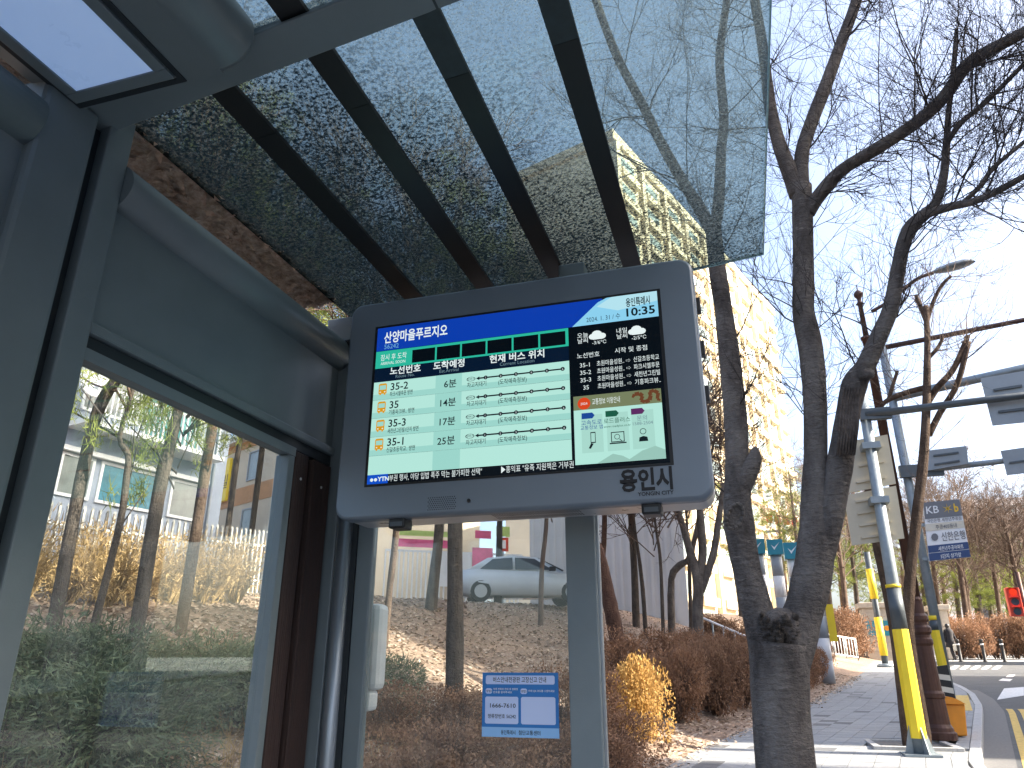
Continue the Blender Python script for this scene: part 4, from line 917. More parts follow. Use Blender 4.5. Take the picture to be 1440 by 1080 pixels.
for k, (x, y, D) in enumerate([(1000, 885, 29), (1030, 892, 29), (1055, 900, 28), (1075, 905, 31), (1140, 925, 30)]):
    p = far(x, y, D); shrub('azalea_shrub', 'brown shrub on the upper bank by the handrail, %s from the left' % nm[k], AZ, p.x, p.y, 1.0, 1.0, HG)
for k, (x, y, D) in enumerate([(1178, 925, 41), (1205, 925, 42), (1232, 925, 45), (1352, 905, 47), (1376, 905, 47), (1400, 905, 47.5), (1424, 905, 48), (1448, 905, 48.5)]):
    p = far(x, y, D); shrub('rusty_hedge', 'clipped rusty hedge clump beyond the crossing, %s from the left' % nm[k], AZ, p.x, p.y, 1.5, 2.3, 'rusty hedge beyond the crossing')
# dry grass and twigs close behind the shelter
mb = MB()
for _ in range(5200):
    Y = random.uniform(2.8, 9.5); d = random.uniform(.1, 5.0); X = left_x(Y)-d; p = Vector((X, Y, ground_z(X, Y))); e = p+Vector((random.gauss(0, .14), random.gauss(0, .14), random.uniform(.1, .36)))
    s = Vector((.0035, .002, 0)); i = len(mb.v); mb.v += [tuple(p-s), tuple(p+s), tuple(e)]; mb.face((i, i+1, i+2))
tag(mb.build('dry_grass', M['straw']), 'thin dry grass and stalks on the bank behind the shelter', kind='stuff')
# ================================================================== BUILDINGS BEHIND
class Face:
    """a vertical facade through two directions at given distances; f(px) -> (s, z) metres along it"""
    def __init__(s, x0, d0, x1, d1, y=700):
        s.p = far(x0, y, d0); q = far(x1, y, d1); t = q-s.p; t.z = 0; s.t = t.normalized(); s.n = Vector((s.t.y, -s.t.x, 0))
        if s.n.dot(CAM-s.p) < 0: s.n = -s.n
    def sz(s, x, y): q = on_plane(x, y, s.p, s.n); return (q-s.p).dot(s.t), q.z
    def at(s, a, z, o=0): return Vector((s.p.x, s.p.y, 0))+s.t*a+Vector((0, 0, z))+s.n*o
    def box(s, mb, a0, a1, z0, z1, o0, o1, m=0):
        P = [s.at(a, z, o) for z in (z0, z1) for o in (o0, o1) for a in (a0, a1)]; i = len(mb.v); mb.v += [tuple(p) for p in P]
        for q in ((0, 2, 3, 1), (4, 5, 7, 6), (0, 1, 5, 4), (2, 6, 7, 3), (0, 4, 6, 2), (1, 3, 7, 5)): mb.face([i+k for k in q], m)
        return mb
F = Face(95, 25, 300, 28.0)
vo = F.at(3, ground_z(*F.at(3, 0).xy)); villa = thing('villa', 'blue-grey house with white balconies and teal windows behind the picket fence', 'building', vo)
def fb(Fc, root, org, name, m, a0, a1, z0, z1, o0, o1, parent=None): return wpart(Fc.box(MB(), a0, a1, z0, z1, o0, o1), name, M[m], parent or root, org)
ez = F.sz(202, 528)[1]; aR = F.sz(319, 650)[0]; aL = F.sz(20, 650)[0]
fb(F, villa, vo, 'wall', 'villa_wall', aL, aR, vo.z-.5, ez, -9, 0)
fb(F, villa, vo, 'eave', 'villa_trim', aL-.4, aR+.3, ez, ez+.22, -9.3, .55)
rf = MB(); A0, A1 = F.at(aL-.4, ez+.22, .6), F.at(aR+.3, ez+.22, .6); B0, B1 = F.at(aL-.4, ez+.22, -9.4), F.at(aR+.3, ez+.22, -9.4); R0, R1 = F.at(aL+1, ez+2.0, -4.4), F.at(aR-1, ez+2.0, -4.4)
rf.quad(A0, A1, R1, R0); rf.quad(B1, B0, R0, R1); rf.poly([A0, R0, B0]); rf.poly([A1, B1, R1]); wpart(rf, 'roof', M['cream_print'], villa, vo)
def window(Fc, root, org, a0, a1, z0, z1, glassm, frame='villa_trim', th=.09, o=.02):
    w_ = fb(Fc, root, org, 'window', glassm, a0, a1, z0, z1, -.12, .015+o*.3)
    for nme, q in (('frame', (a0-th, a0, z0-th, z1+th)), ('frame', (a1, a1+th, z0-th, z1+th)), ('frame', (a0, a1, z0-th, z0)), ('frame', (a0, a1, z1, z1+th))):
        fb(Fc, root, org, nme, frame, *q, -.1, .06, w_)
    return w_
(l0, z1), (l3, zb) = F.sz(85, 637), F.sz(282, 679); zt = (z1+zb)/2; zl0 = (F.sz(78, 700)[1]+F.sz(279, 724)[1])/2
l1, l2 = F.sz(133, 655)[0], F.sz(238, 690)[0]
for a, b, g_ in ((l0, l1, 'dull_glass'), (l1+.18, l2-.18, 'blue_blind'), (l2, l3, 'dull_glass')): window(F, villa, vo, a+.1, b-.1, zl0, zt-.1, g_)
fb(F, villa, vo, 'ledge', 'villa_trim', l0-.2, l3+.2, zt+.02, zt+.16, 0, .22)
bz0 = (F.sz(176, 618)[1]+F.sz(287, 647)[1])/2; bz1 = (F.sz(107, 551)[1]+F.sz(292, 602)[1])/2; b0_, b1_ = F.sz(105, 580)[0], F.sz(290, 610)[0]
fb(F, villa, vo, 'balcony_slab', 'villa_trim', b0_-.2, b1_+.1, bz0-.15, bz0, 0, 1.0)
bl = fb(F, villa, vo, 'balcony_rail', 'villa_trim', b0_-.1, b1_, bz1-.07, bz1, .86, .94)
nb = int((b1_-b0_)/.17)
for k in range(nb): fb(F, villa, vo, 'baluster', 'villa_trim', b0_+k*.17, b0_+k*.17+.05, bz0, bz1-.07, .88, .92, bl)
fb(F, villa, vo, 'balcony_door', 'teal_glass', b0_+2.4, b1_-.3, bz0+.05, ez-.35, -.1, .03)
window(F, villa, vo, b0_+.2, b0_+2.0, bz0+.6, ez-.3, 'dull_glass')
for a in (aR-1.0, aR-.55): wpart(MB().tube([F.at(a, vo.z, .06), F.at(a, ez, .06)], .05, 8), 'downpipe', M['grey_stripe'], villa, vo)
dp = far(133, 540, 24.2); ds = thing('satellite_dish', 'small white satellite dish on the balcony of the blue-grey house', 'dish', dp)
pr = [(.02, -.02)]+[(.42*k/6, .10*(k/6)**2) for k in range(1, 7)]+[(.41, .12), (.02, .01)]
dd = wpart(MB().lathe((0, 0, 0), pr, 18), 'dish', M['white'], ds, (0, 0, 0)); dd.rotation_euler = (math.radians(70), 0, math.radians(60)); dd.scale = (1, 1.35, 1)
wpart(MB().tube([(0, 0, 0), (-.15, .1, -.35), (-.18, .1, -.75)], .03, 6), 'arm', M['galv'], ds, (0, 0, 0))
T_ = Face(318, 40, 415, 34.3, 650); to = T_.at(3, ground_z(*T_.at(3, 0).xy)); tan = thing('tan_house', 'tan low-rise building with orange bands right of the blue-grey house', 'building', to)
tz = (T_.sz(325, 628)[1]+T_.sz(408, 602)[1])/2; ta, tb = T_.sz(312, 660)[0], T_.sz(432, 660)[0]
fb(T_, tan, to, 'wall', 'tan_wall', ta, tb+3, to.z-.5, tz, -8, 0); fb(T_, tan, to, 'roof', 'cream_print', ta-.3, tb+3.3, tz, tz+.35, -8.3, .4)
o1 = (T_.sz(325, 700)[1]+T_.sz(395, 677)[1])/2
fb(T_, tan, to, 'band', 'orange_band', ta, tb+3, o1-.55, o1+.3, 0, .03); fb(T_, tan, to, 'band', 'orange_band', ta, tb+3, o1-3.3, o1-2.7, 0, .03); fb(T_, tan, to, 'band', 'orange_band', ta, tb+3, tz-.35, tz, 0, .05)
for x in (358, 400):
    a = T_.sz(x, 655)[0]; window(T_, tan, to, a-.5, a+.5, o1+.6, tz-.7, 'dull_glass', 'grey_stripe', .06)
    window(T_, tan, to, a-.5, a+.5, o1-2.3, o1-.9, 'dull_glass', 'grey_stripe', .06)
ys_ = T_.sz(322, 665)[0]; yb = thing('yellow_sign', 'yellow upright sign on the corner of the tan building', 'sign', T_.at(ys_, o1+.3, .1))
wpart(T_.box(MB(), ys_-.35, ys_+.35, o1-.2, o1+2.0, .06, .2), 'board', M['yellow'], yb, yb.location)
lt = MB(); LT.add(lt, '빌', lambda x, y: T_.at(ys_-.3+x, o1+.5+y, .206), .8, 0); LT.flush(); wpart(lt, 'lettering', M['ink'], yb, yb.location)
# white picket fence on top of the bank
fa, fbp = far(22, 815, 11.3), far(402, 815, 15.8); fa.z = fbp.z = 0; ft_ = (fbp-fa); fl_ = ft_.length; ft_.normalize(); fn = Vector((ft_.y, -ft_.x, 0))
fo_ = Vector((fa.x, fa.y, ground_z(fa.x, fa.y))); pf = thing('picket_fence', 'white picket fence along the top of the bank before the houses', 'fence', fo_)
PK = MB(); PK.box(-.019, .019, -.012, .012, 0, 1.12); PK.poly([(-.019, -.012, 1.12), (.019, -.012, 1.12), (0, -.012, 1.17)]); PK.poly([(.019, .012, 1.12), (-.019, .012, 1.12), (0, .012, 1.17)]); pk = PK.mesh('picket', M['fence_paint'])
ang = math.atan2(ft_.y, ft_.x)
for k in range(int(fl_/.135)):
    q = fa+ft_*(k*.135); o = bpy.data.objects.new('picket', pk); COL.objects.link(o); o.parent = pf; o.location = Vector((q.x, q.y, ground_z(q.x, q.y)+.08))-fo_; o.rotation_euler = (0, 0, ang)
for h_ in (.3, .95):
    pts = [fa+ft_*(fl_*k/12) for k in range(13)]; wpart(MB().tube([Vector((p.x, p.y, ground_z(p.x, p.y)+h_))+fn*-.03 for p in pts], .022, 4, sm=False), 'rail', M['villa_trim'], pf, fo_)
# cladding building, banner fence and parked car beyond the bank
C_ = Face(745, 31, 962, 30.5, 800); cz = ground_z(*C_.at(3, 0).xy); cl_o = C_.at(3, cz); clad = thing('cladding_hall', 'pale grey corrugated cladding wall of a hall beyond the bank', 'building', cl_o)
ca, cb = C_.sz(745, 780)[0], C_.sz(962, 780)[0]
fb(C_, clad, cl_o, 'wall', 'corrugated', ca, cb, cz-1, cz+6.2, -8, 0)
for k in range(int((cb-ca)/.3)): fb(C_, clad, cl_o, 'cladding_rib', 'corrugated', ca+.05+k*.3, ca+.17+k*.3, cz-.5, cz+6.2, 0, .05)
B_ = Face(548, 26.5, 735, 27.5, 800); bzz = ground_z(*B_.at(3, 0).xy); bo = B_.at(2, bzz); bf = thing('banner_fence', 'white railing hung with pink and lime banners behind the pines', 'fence', bo)
ba, bb = B_.sz(540, 800)[0], B_.sz(735, 800)[0]
for k in range(int((bb-ba)/.16)): fb(B_, bf, bo, 'baluster', 'villa_trim', ba+k*.16, ba+k*.16+.05, bzz, bzz+1.9, -.02, .02)
for h_ in (.15, 1.85): fb(B_, bf, bo, 'rail', 'villa_trim', ba, bb, bzz+h_, bzz+h_+.07, -.05, -.021)
for x0, x1, y0, y1, m_ in ((552, 640, 757, 772, 'pink'), (560, 632, 745, 756, 'green_banner'), (612, 660, 776, 826, 'white_print'), (664, 692, 770, 815, 'pink'), (668, 690, 746, 758, 'pink')):
    a0, z_1 = B_.sz(x0, y0); a1, z_0 = B_.sz(x1, y1); fb(B_, bf, bo, 'banner', m_, a0, a1, z_0, z_1, .03, .045)
a0, z_1 = B_.sz(699, 756); a1, z_0 = B_.sz(714, 776); sg = thing('framed_notice', 'red-framed white notice board above the parked car', 'sign', B_.at(a0, bzz, .3))
fb(B_, sg, sg.location, 'frame', 'red', a0, a1, z_0, z_1, .06, .09); fb(B_, sg, sg.location, 'sheet', 'white_print', a0+.1, a1-.1, z_0+.1, z_1-.1, .091, .10); fb(B_, sg, sg.location, 'post', 'galv', (a0+a1)/2-.03, (a0+a1)/2+.03, bzz, z_0, .05, .09)
fb(B_, sg, sg.location, 'lime_board', 'green_banner', a0-.05, a1+.05, z_1+.03, z_1+.4, .06, .09)
# car
cc = far(735, 845, 24.6); cc.z = ground_z(cc.x, cc.y)+.02; crot = math.atan2(RT.y, RT.x)+.12
car = thing('parked_car', 'white saloon car parked at the top of the bank', 'car', cc, rz=crot)
def loft(sections, m):
    mb = MB(); n = len(sections[0])
    for s_ in sections: mb.v += [tuple(p) for p in s_]
    for k in range(len(sections)-1):
        for j in range(n): mb.face((k*n+j, k*n+(j+1) % n, (k+1)*n+(j+1) % n, (k+1)*n+j), 0, True)
    mb.face(range(n)); mb.face([(len(sections)-1)*n+j for j in range(n)][::-1]); return mb
def csec(x, w_, z0, z1): return [(x, -w_, z0), (x, -w_*1.03, (z0+z1)/2), (x, -w_*.94, z1), (x, 0, z1+.03), (x, w_*.94, z1), (x, w_*1.03, (z0+z1)/2), (x, w_, z0), (x, 0, z0-.02)]
loft([csec(x, w_, z0, z1) for x, w_, z0, z1 in ((-2.3, .62, .42, .80), (-2.15, .82, .28, .95), (-1.5, .89, .22, .99), (-.3, .90, .22, .95), (.9, .90, .22, .93), (1.5, .88, .24, .86), (2.1, .80, .28, .72), (2.32, .6, .36, .62))], None).build('body', M['car'], car)
loft([[(x, -w_, .90), (x, -w_*.80, z1), (x, 0, z1+.03), (x, w_*.80, z1), (x, w_, .90)] for x, w_, z1 in ((-1.9, .72, .96), (-1.2, .80, 1.36), (-.4, .82, 1.45), (.35, .82, 1.40), (1.25, .76, .95))], None).build('cabin', M['car'], car)
for s_ in (-1, 1):
    for pts in (((-1.45, .99), (-1.05, 1.31), (-.42, 1.37), (-.42, .99)), ((-.34, .99), (-.34, 1.37), (.28, 1.34), (.85, .99))):
        MB().prism([(x, s_*(.86-(z-.9)*.30), z) for x, z in pts], (0, s_*.012, 0)).build('side_window', M['window_dark'], car)
    MB().box(.72, .92, min(s_*.86, s_*1.03), max(s_*.86, s_*1.03), .95, 1.08).build('mirror', M['black'], car, bevel=.02)
    MB().box(2.02, 2.22, s_*.62-.12, s_*.62+.12, .62, .74).build('headlight', M['rim'], car, bevel=.02)
    for x in (-1.42, 1.42):
        wh = MB().tube([(x, s_*.72, .32), (x, s_*.915, .32)], .32, 18).build('wheel', M['tyre'], car); MB().tube([(x, s_*.90, .32), (x, s_*.922, .32)], .2, 14).build('rim', M['rim'], wh)
MB().quad((.42, -.6, 1.40), (.42, .6, 1.40), (1.24, .66, 1.005), (1.24, -.66, 1.005)).build('windscreen', M['window_dark'], car)
# cream apartment tower
P_ = Face(884, 56, 1108, 98, 600); pz = 2.2; po = P_.at(5, pz); apt = thing('apartment_tower', 'tall sunlit cream apartment tower beyond the bank', 'building', po)
pl_ = P_.sz(1108, 600)[0]; ph = 46.5
fb(P_, apt, po, 'wall', 'cream_wall', 0, pl_, pz-1, ph, -12, 0); fb(P_, apt, po, 'parapet', 'cream_wall2', -.3, pl_+.3, ph, ph+1, -12.3, .3)
nbay = 9; bw = pl_/nbay; wm = None
for k in range(nbay):
    fb(P_, apt, po, 'pilaster', 'cream_wall2', k*bw, k*bw+.7, pz-.5, ph-.02, 0, .45)
    for f_ in range(15):
        z0 = 4.2+f_*2.85
        w_ = P_.box(MB(), k*bw+1.3, k*bw+bw-.9, z0, z0+1.6, -.4, .06); wpart(w_, 'window', M['apt_glass'], apt, po)
        wpart(P_.box(MB(), k*bw+1.0, k*bw+bw-.6, z0-.75, z0-.02, 0, .5), 'balcony_front', M['cream_wall' if (k+f_) % 4 else 'cream_wall2'], apt, po)
ht = thing('distant_tower', 'hazy distant tower above the trees at the right edge', 'building', far(1436, 880, 260)); hp_ = ht.location.copy(); hp_.z = 0; ht.location = hp_
wpart(MB().box(hp_.x-8, hp_.x+8, hp_.y-6, hp_.y+6, 0, 47), 'wall', M['corrugated'], ht, hp_); wpart(MB().box(hp_.x-24, hp_.x-10, hp_.y-5, hp_.y+5, 0, 38), 'annex', M['corrugated'], ht, hp_)
for k in range(5):
    for f_ in range(9): wpart(MB().box(hp_.x-7+k*3, hp_.x-5.2+k*3, hp_.y-6.1, hp_.y-5.9, 14+f_*3.6, 16+f_*3.6), 'window', M['apt_glass'], ht, hp_)
og = far(1100, 728, 62); rs = thing('roof_sign', 'orange lettered roof sign behind the teal-topped columns', 'sign', og)
for k in range(5): wpart(MB().box(og.x-1.2+k*.62, og.x-.75+k*.62, og.y, og.y+.1, og.z-.35-k*.12, og.z+.35-k*.12), 'letter_block', M['red'], rs, og)
wpart(MB().box(og.x-1.4, og.x+1.9, og.y+.12, og.y+.2, og.z-1.1, og.z-.9), 'frame', M['galv'], rs, og); wpart(MB().tube([(og.x, og.y+.3, 2), (og.x, og.y+.3, og.z-.9)], .15, 8), 'mast', M['galv'], rs, og)
# ================================================================== STREET FURNITURE
def pole_thing(name, label, x, y, cat): o = Vector((x, y, road_z(y))); return thing(name, label, cat, o), o
# signal pole with yellow sleeve
p1, o1_ = pole_thing('sign_pole', 'grey steel pole with long yellow sleeve and flanged foot on the pavement', 2.09, 12.35, 'pole')
zt1 = on_y(1214, 556, 12.35).z
wpart(MB().tube([(2.09, 12.35, o1_.z+.02), (2.16, 12.35, zt1)], [.098, .075], 16), 'shaft', M['galv'], p1, o1_)
sz0, sz1 = on_y(1292, 1038, 12.35).z, on_y(1266, 885, 12.35).z; sz2 = on_y(1264, 822, 12.35).z
def sx_(z): return 2.09+(z-o1_.z)*.0135
wpart(MB().tube([(sx_(sz0), 12.35, sz0), (sx_(sz1), 12.35, sz1)], [.115, .108], 8, sm=False), 'yellow_sleeve', M['yellow'], p1, o1_)
wpart(MB().tube([(sx_(sz1+.01), 12.35, sz1+.01), (sx_(sz2-.05), 12.35, sz2-.05)], [.105, .10], 12), 'grey_sleeve', M['galv_dark'], p1, o1_)
wpart(MB().tube([(sx_(sz2-.045), 12.35, sz2-.045), (sx_(sz2), 12.35, sz2)], .106, 12), 'yellow_ring', M['yellow'], p1, o1_)
wpart(MB().box(1.86, 2.32, 12.12, 12.58, o1_.z-.005, o1_.z+.022), 'foot_plate', M['galv'], p1, o1_)
for k in range(4):
    a = k*math.pi/2+.4; d = Vector((math.cos(a), math.sin(a), 0)); nn = Vector((-d.y, d.x, 0))*.008; b = Vector((2.09, 12.35, o1_.z+.022))
    wpart(MB().prism([b+d*.09+nn, b+d*.215+nn, b+d*.09+Vector((0, 0, .38))+nn], -2*nn), 'gusset', M['galv'], p1, o1_)
def arm(root, org, name, p, q, r, m='galv', ext=1.0): q = p+(q-p)*ext; wpart(MB().tube([p, q], [r, r*.8], 10), name, M[m], root, org)
za = on_y(1225, 584, 12.35).z
arm(p1, o1_, 'arm', Vector((2.15, 12.3, za)), on_z(1440, 556, za), .06, 'galv_dark', 1.6)
wpart(MB().box(2.07, 2.52, 12.25, 12.36, za-.09, za+.09), 'arm_bracket', M['galv_dark'], p1, o1_)
def panel(name, label, corners, fn, m, th=.03, cat='sign', bars=0, barm=None):
    """sheet panel from its four photo corners on the plane fn gives (tl, tr, br, bl)"""
    P = [fn(x, y) for x, y in corners]; c = sum(P, Vector())/4; n = (P[1]-P[0]).cross(P[3]-P[0]).normalized()
    if n.dot(c-CAM) < 0: n = -n
    t = thing(name, label, cat, c); wpart(MB().prism(P, n*th), 'sheet', M[m], t, c)
    for k in range(bars):
        v = (k+.6)/(bars+.2); a = P[0].lerp(P[3], v); b = P[1].lerp(P[2], v)
        wpart(MB().prism([a.lerp(b, .2)-n*.001, a.lerp(b, .8)-n*.001, a.lerp(b, .8)-n*.001-Vector((0, 0, .035)), a.lerp(b, .2)-n*.001-Vector((0, 0, .035))], -n*.03), 'stiffener', M[barm or m], t, c)
    return t, P, n
y1f = lambda x, y: on_y(x, y, 12.50)
t_, P, n_ = panel('traffic_sign', 'upper beige back of a traffic sign fixed to the yellow-sleeved pole', [(1203, 619), (1248, 611), (1260, 680), (1188, 694)], y1f, 'beige_panel', bars=3)
t_, P, n_ = panel('traffic_sign', 'lower beige back of a traffic sign fixed to the yellow-sleeved pole', [(1187, 697), (1260, 683), (1272, 757), (1198, 767)], y1f, 'beige_panel', bars=4)
for y_ in (628, 704):
    q = on_y(1224 if y_ < 650 else 1236, y_, 12.35); wpart(MB().box(q.x-.13, q.x+.13, 12.24, 12.495, q.z-.05, q.z+.05), 'sign_clamp', M['galv'], p1, o1_)
pB = Vector((2.15, 12.3, za)); qB = on_z(1440, 556, za); nB = Vector(((qB-pB).y, -(qB-pB).x, 0)).normalized()
panel('overhead_sign', 'large grey back of an overhead sign on the yellow-sleeved pole arm', [(1379, 532), (1448, 520), (1456, 592), (1396, 598)], lambda x, y: on_plane(x, y, pB-nB*.1, nB), 'grey_panel', bars=2, barm='galv_dark')
# second mast with three arms
p2, o2_ = pole_thing('signal_mast', 'tall tapered grey mast with overhead arms behind the brown lamp post', 3.72, 17.5, 'pole')
zt2 = on_y(1243, 486, 17.5).z
wpart(MB().tube([(3.670, 17.5, o2_.z), (3.670, 17.5, zt2)], [.095, .09], 14), 'shaft', M['galv'], p2, o2_)
a_, b_ = on_y(1322, 868, 17.5).z, on_y(1330, 938, 17.5).z
wpart(MB().tube([(3.655, 17.5, b_), (3.645, 17.5, a_-.25)], .104, 10, sm=False), 'yellow_sleeve', M['yellow'], p2, o2_)
wpart(MB().tube([(3.645, 17.5, a_-.245), (3.642, 17.5, a_-.06)], .098, 10), 'grey_sleeve', M['galv_dark'], p2, o2_)
wpart(MB().tube([(3.642, 17.5, a_-.055), (3.642, 17.5, a_+.03)], .102, 10), 'yellow_ring', M['yellow'], p2, o2_)
z_ = zt2-.05; arm(p2, o2_, 'arm', Vector((3.7, 17.5, z_)), on_z(1440, 450, z_), .06, 'lamp_brown', 1.5)
z_ = on_y(1258, 560, 17.5).z; arm(p2, o2_, 'arm', Vector((3.7, 17.45, z_)), on_z(1440, 518, z_), .10, 'galv', 1.5)
z_ = on_y(1284, 664, 17.5).z; pD = Vector((3.7, 17.45, z_)); qD = on_z(1440, 645, z_); arm(p2, o2_, 'arm', pD, qD, .065, 'galv', 1.5)
wpart(MB().box(3.5, 4.35, 17.3, 17.42, z_-.14, z_+.12), 'arm_bracket', M['galv_dark'], p2, o2_)
nD = Vector(((qD-pD).y, -(qD-pD).x, 0)).normalized(); fD = lambda x, y: on_plane(x, y, pD+nD*.12, nD)
panel('overhead_sign', 'slim grey back of a sign on the lowest mast arm, left one', [(1300, 634), (1359, 627), (1362, 652), (1303, 662)], fD, 'grey_panel', bars=2, barm='galv_dark')
panel('overhead_sign', 'grey back of a sign on the lowest mast arm at the right edge', [(1407, 634), (1448, 628), (1452, 664), (1416, 668)], fD, 'grey_panel', bars=1, barm='galv_dark')
# bank sign on the mast
KB = [on_y(x, y, 17.3) for x, y in ((1298, 707), (1349, 702), (1365, 783), (1307, 789))]; kc = sum(KB, Vector())/4
ks = thing('bank_sign', 'grey, white and navy bank direction sign hung on the tall mast', 'sign', kc)
def kb(u, v, o=0): return KB[0].lerp(KB[1], u).lerp(KB[3].lerp(KB[2], u), v)+Vector((0, -o, 0))
wpart(MB().prism([kb(0, 0), kb(1, 0), kb(1, 1), kb(0, 1)], (0, .05, 0)), 'board', M['white_print'], ks, kc)
for v0, v1, m_ in ((0, .29, 'grey_print'), (.375, .50, 'cream_print'), (.745, .865, 'navy_print'), (.875, 1, 'navy_print')):
    wpart(MB().quad(kb(0, v0, .006), kb(1, v0, .006), kb(1, v1, .006), kb(0, v1, .006)), 'sign_row', M[m_], ks, kc)
kw = (KB[1]-KB[0]).length; kh = (KB[3]-KB[0]).length
L_w, L_d, L_g = MB(), MB(), MB()
def kfn(u, v): return lambda x, y: kb(u+x/kw, v-y/kh, .012)
for mb, b_, u, v, h_, wd in ((L_w, 'KB', .04, .20, .22, .34), (L_d, '국민은행 세천년주공점', .05, .355, .085, .9), (L_d, '주공405동내', .25, .475, .10, .55), (L_d, '신한은행', .36, .68, .20, .60), (L_w, '새천년주공아파트', .25, .845, .10, .62), (L_w, '5단지 상가앞', .28, .975, .10, .5)): LT.add(mb, b_, kfn(u, v), h_, 0, 'LEFT', .01, wd*kw)
LT.add(L_g, 'b', kfn(.80, .21), .24, 0, 'LEFT', .03, .12*kw)
LT.flush()
for k in range(6):
    a = k*math.pi/3+.4; L_g.poly([kb(.64+.012*math.cos(a+1.57)/1, .145+.012*math.sin(a+1.57), .012), kb(.64+.15*math.cos(a), .145+.10*math.sin(a), .012), kb(.64-.012*math.cos(a+1.57), .145-.012*math.sin(a+1.57), .012)])
L_d.poly([kb(.20+.09*math.cos(t*.628), .61+.065*math.sin(t*.628), .012) for t in range(10)])
for mb, m_ in ((L_w, 'white_print'), (L_d, 'grey_print'), (L_g, 'gold_print')): tag(wpart(mb, 'lettering', M[m_], ks, kc), kind='stuff')
wpart(MB().box(3.62, kc.x-.1, 17.36, 17.44, kc.z+.1, kc.z+.16), 'bracket', M['galv'], ks, kc); wpart(MB().box(3.62, kc.x-.1, 17.36, 17.44, kc.z-.6, kc.z-.54), 'bracket', M['galv'], ks, kc)
# ornate brown lamp post
lp, lo = pole_thing('lamp_post', 'brown ornate cast iron lamp post with ringed base on the kerb', 2.70, 14.0, 'street lamp')
zc, zf = on_y(1222, 478, 14).z-lo.z, on_y(1216, 408, 14).z-lo.z
wpart(MB().lathe(lo, [(.23, 0), (.23, .10), (.20, .12), (.195, .17), (.165, .22), (.150, .58), (.165, .60), (.165, .66), (.138, .70), (.120, 1.25), (.118, 1.36), (.145, 1.40), (.145, 1.46), (.118, 1.49), (.118, 1.53), (.15, 1.57), (.15, 1.64), (.118, 1.68), (.118, 1.72), (.14, 1.76), (.14, 1.82), (.105, 1.86), (.098, 2.05), (.105, 2.08), (.085, 2.12)], 20, 0, False), 'base', M['lamp_brown'], lp, lo)
wpart(MB().lathe(lo, [(.085, 2.12), (.075, zc), (.10, zc+.01), (.10, zc+.06), (.045, zc+.08)], 14), 'shaft', M['lamp_brown'], lp, lo)
wpart(MB().lathe(lo, [(.05, zc+.08), (.04, zf-.30), (.075, zf-.28), (.04, zf-.24), (.035, zf-.17), (.08, zf-.11), (.085, zf-.06), (.05, zf-.01), (.012, zf+.02), (.006, zf+.14)], 12), 'finial', M['lamp_brown'], lp, lo)
fA = [on_y(1226, 438, 14), on_y(1248, 425, 14), on_y(1270, 407, 14), on_y(1292, 391, 14), on_y(1312, 384, 14)]
q, r_ = smooth_path(fA, [.035]*5, 4); wpart(MB().tube(q, r_, 8), 'arm', M['lamp_brown'], lp, lo)
hc = on_y(1340, 376, 14); hd = (on_y(1372, 369, 14)-on_y(1310, 385, 14)); hl_ = hd.length; hd.normalize()
hm = MB(); hs = [(-.5, .02, .02), (-.35, .08, .06), (-.1, .15, .09), (.2, .16, .09), (.4, .10, .06), (.5, .02, .015)]
sec = []
for t, w_, h_ in hs:
    c_ = hc+hd*(t*hl_); sec.append([c_+Vector((0, w_*math.cos(a*math.pi/5), h_*math.sin(a*math.pi/5)*(1 if a < 5 else .45))) for a in range(10)])
wpart(loft(sec, None), 'lamp_head', M['galv'], lp, lo)
# hazard board, grit bin
H_ = [on_y(x, y, 15.6) for x, y in ((1286, 941), (1332, 935), (1345, 988), (1298, 988))]; hcn = sum(H_, Vector())/4; hcn.z = road_z(15.6)
hb = thing('hazard_board', 'black and yellow striped hazard board behind the lamp post base', 'barrier', hcn)
def hbp(u, v, o=0): return H_[0].lerp(H_[1], u).lerp(H_[3].lerp(H_[2], u), v)+Vector((0, -o, 0))
wpart(MB().prism([hbp(0, 0), hbp(1, 0), hbp(1, 1), hbp(0, 1)], (0, .05, 0)), 'board', M['black'], hb, hcn)
for k in range(3):
    v = .06+k*.34; wpart(MB().quad(hbp(0, v, .006), hbp(1, v+.22, .006), hbp(1, v+.37, .006), hbp(0, v+.15, .006)), 'stripe', M['cream_print'], hb, hcn)
for u in (.15, .85):
    a = hbp(u, .9); wpart(MB().tube([(a.x, a.y+.07, road_z(15.6)), (a.x, a.y+.07, a.z+.3)], .025, 8), 'leg', M['galv_dark'], hb, hcn)
gx = on_y(1337, 1036, 14.55); gb = thing('grit_bin', 'orange-yellow grit bin standing on the kerb beside the lamp post', 'bin', (gx.x, 14.55, road_z(14.55))); go = gb.location.copy()
wpart(MB().prism([(go.x-.23, 14.3, go.z+.01), (go.x+.19, 14.3, go.z+.01), (go.x+.24, 14.3, go.z+.47), (go.x-.24, 14.3, go.z+.47)], (0, .42, 0)), 'body', M['orange'], gb, go, .02)
lidp = [(go.x-.25+.5*k/8, go.z+.47+.11*math.sin(math.pi*k/8)) for k in range(9)]; wpart(MB().prism([(x, 14.27, z) for x, z in lidp], (0, .48, 0)), 'lid', M['orange'], gb, go)
# tactile paving by the kerb
tp = tag(MB().prism([Vector((kerb_x(y)-dx, y, road_z(y)+.004)) for y, dx in ((18.6, .62), (18.6, .03), (22.4, .03), (22.4, .62))], (0, 0, -.03)).build('tactile_paving', M['yellow_line']), kind='structure')
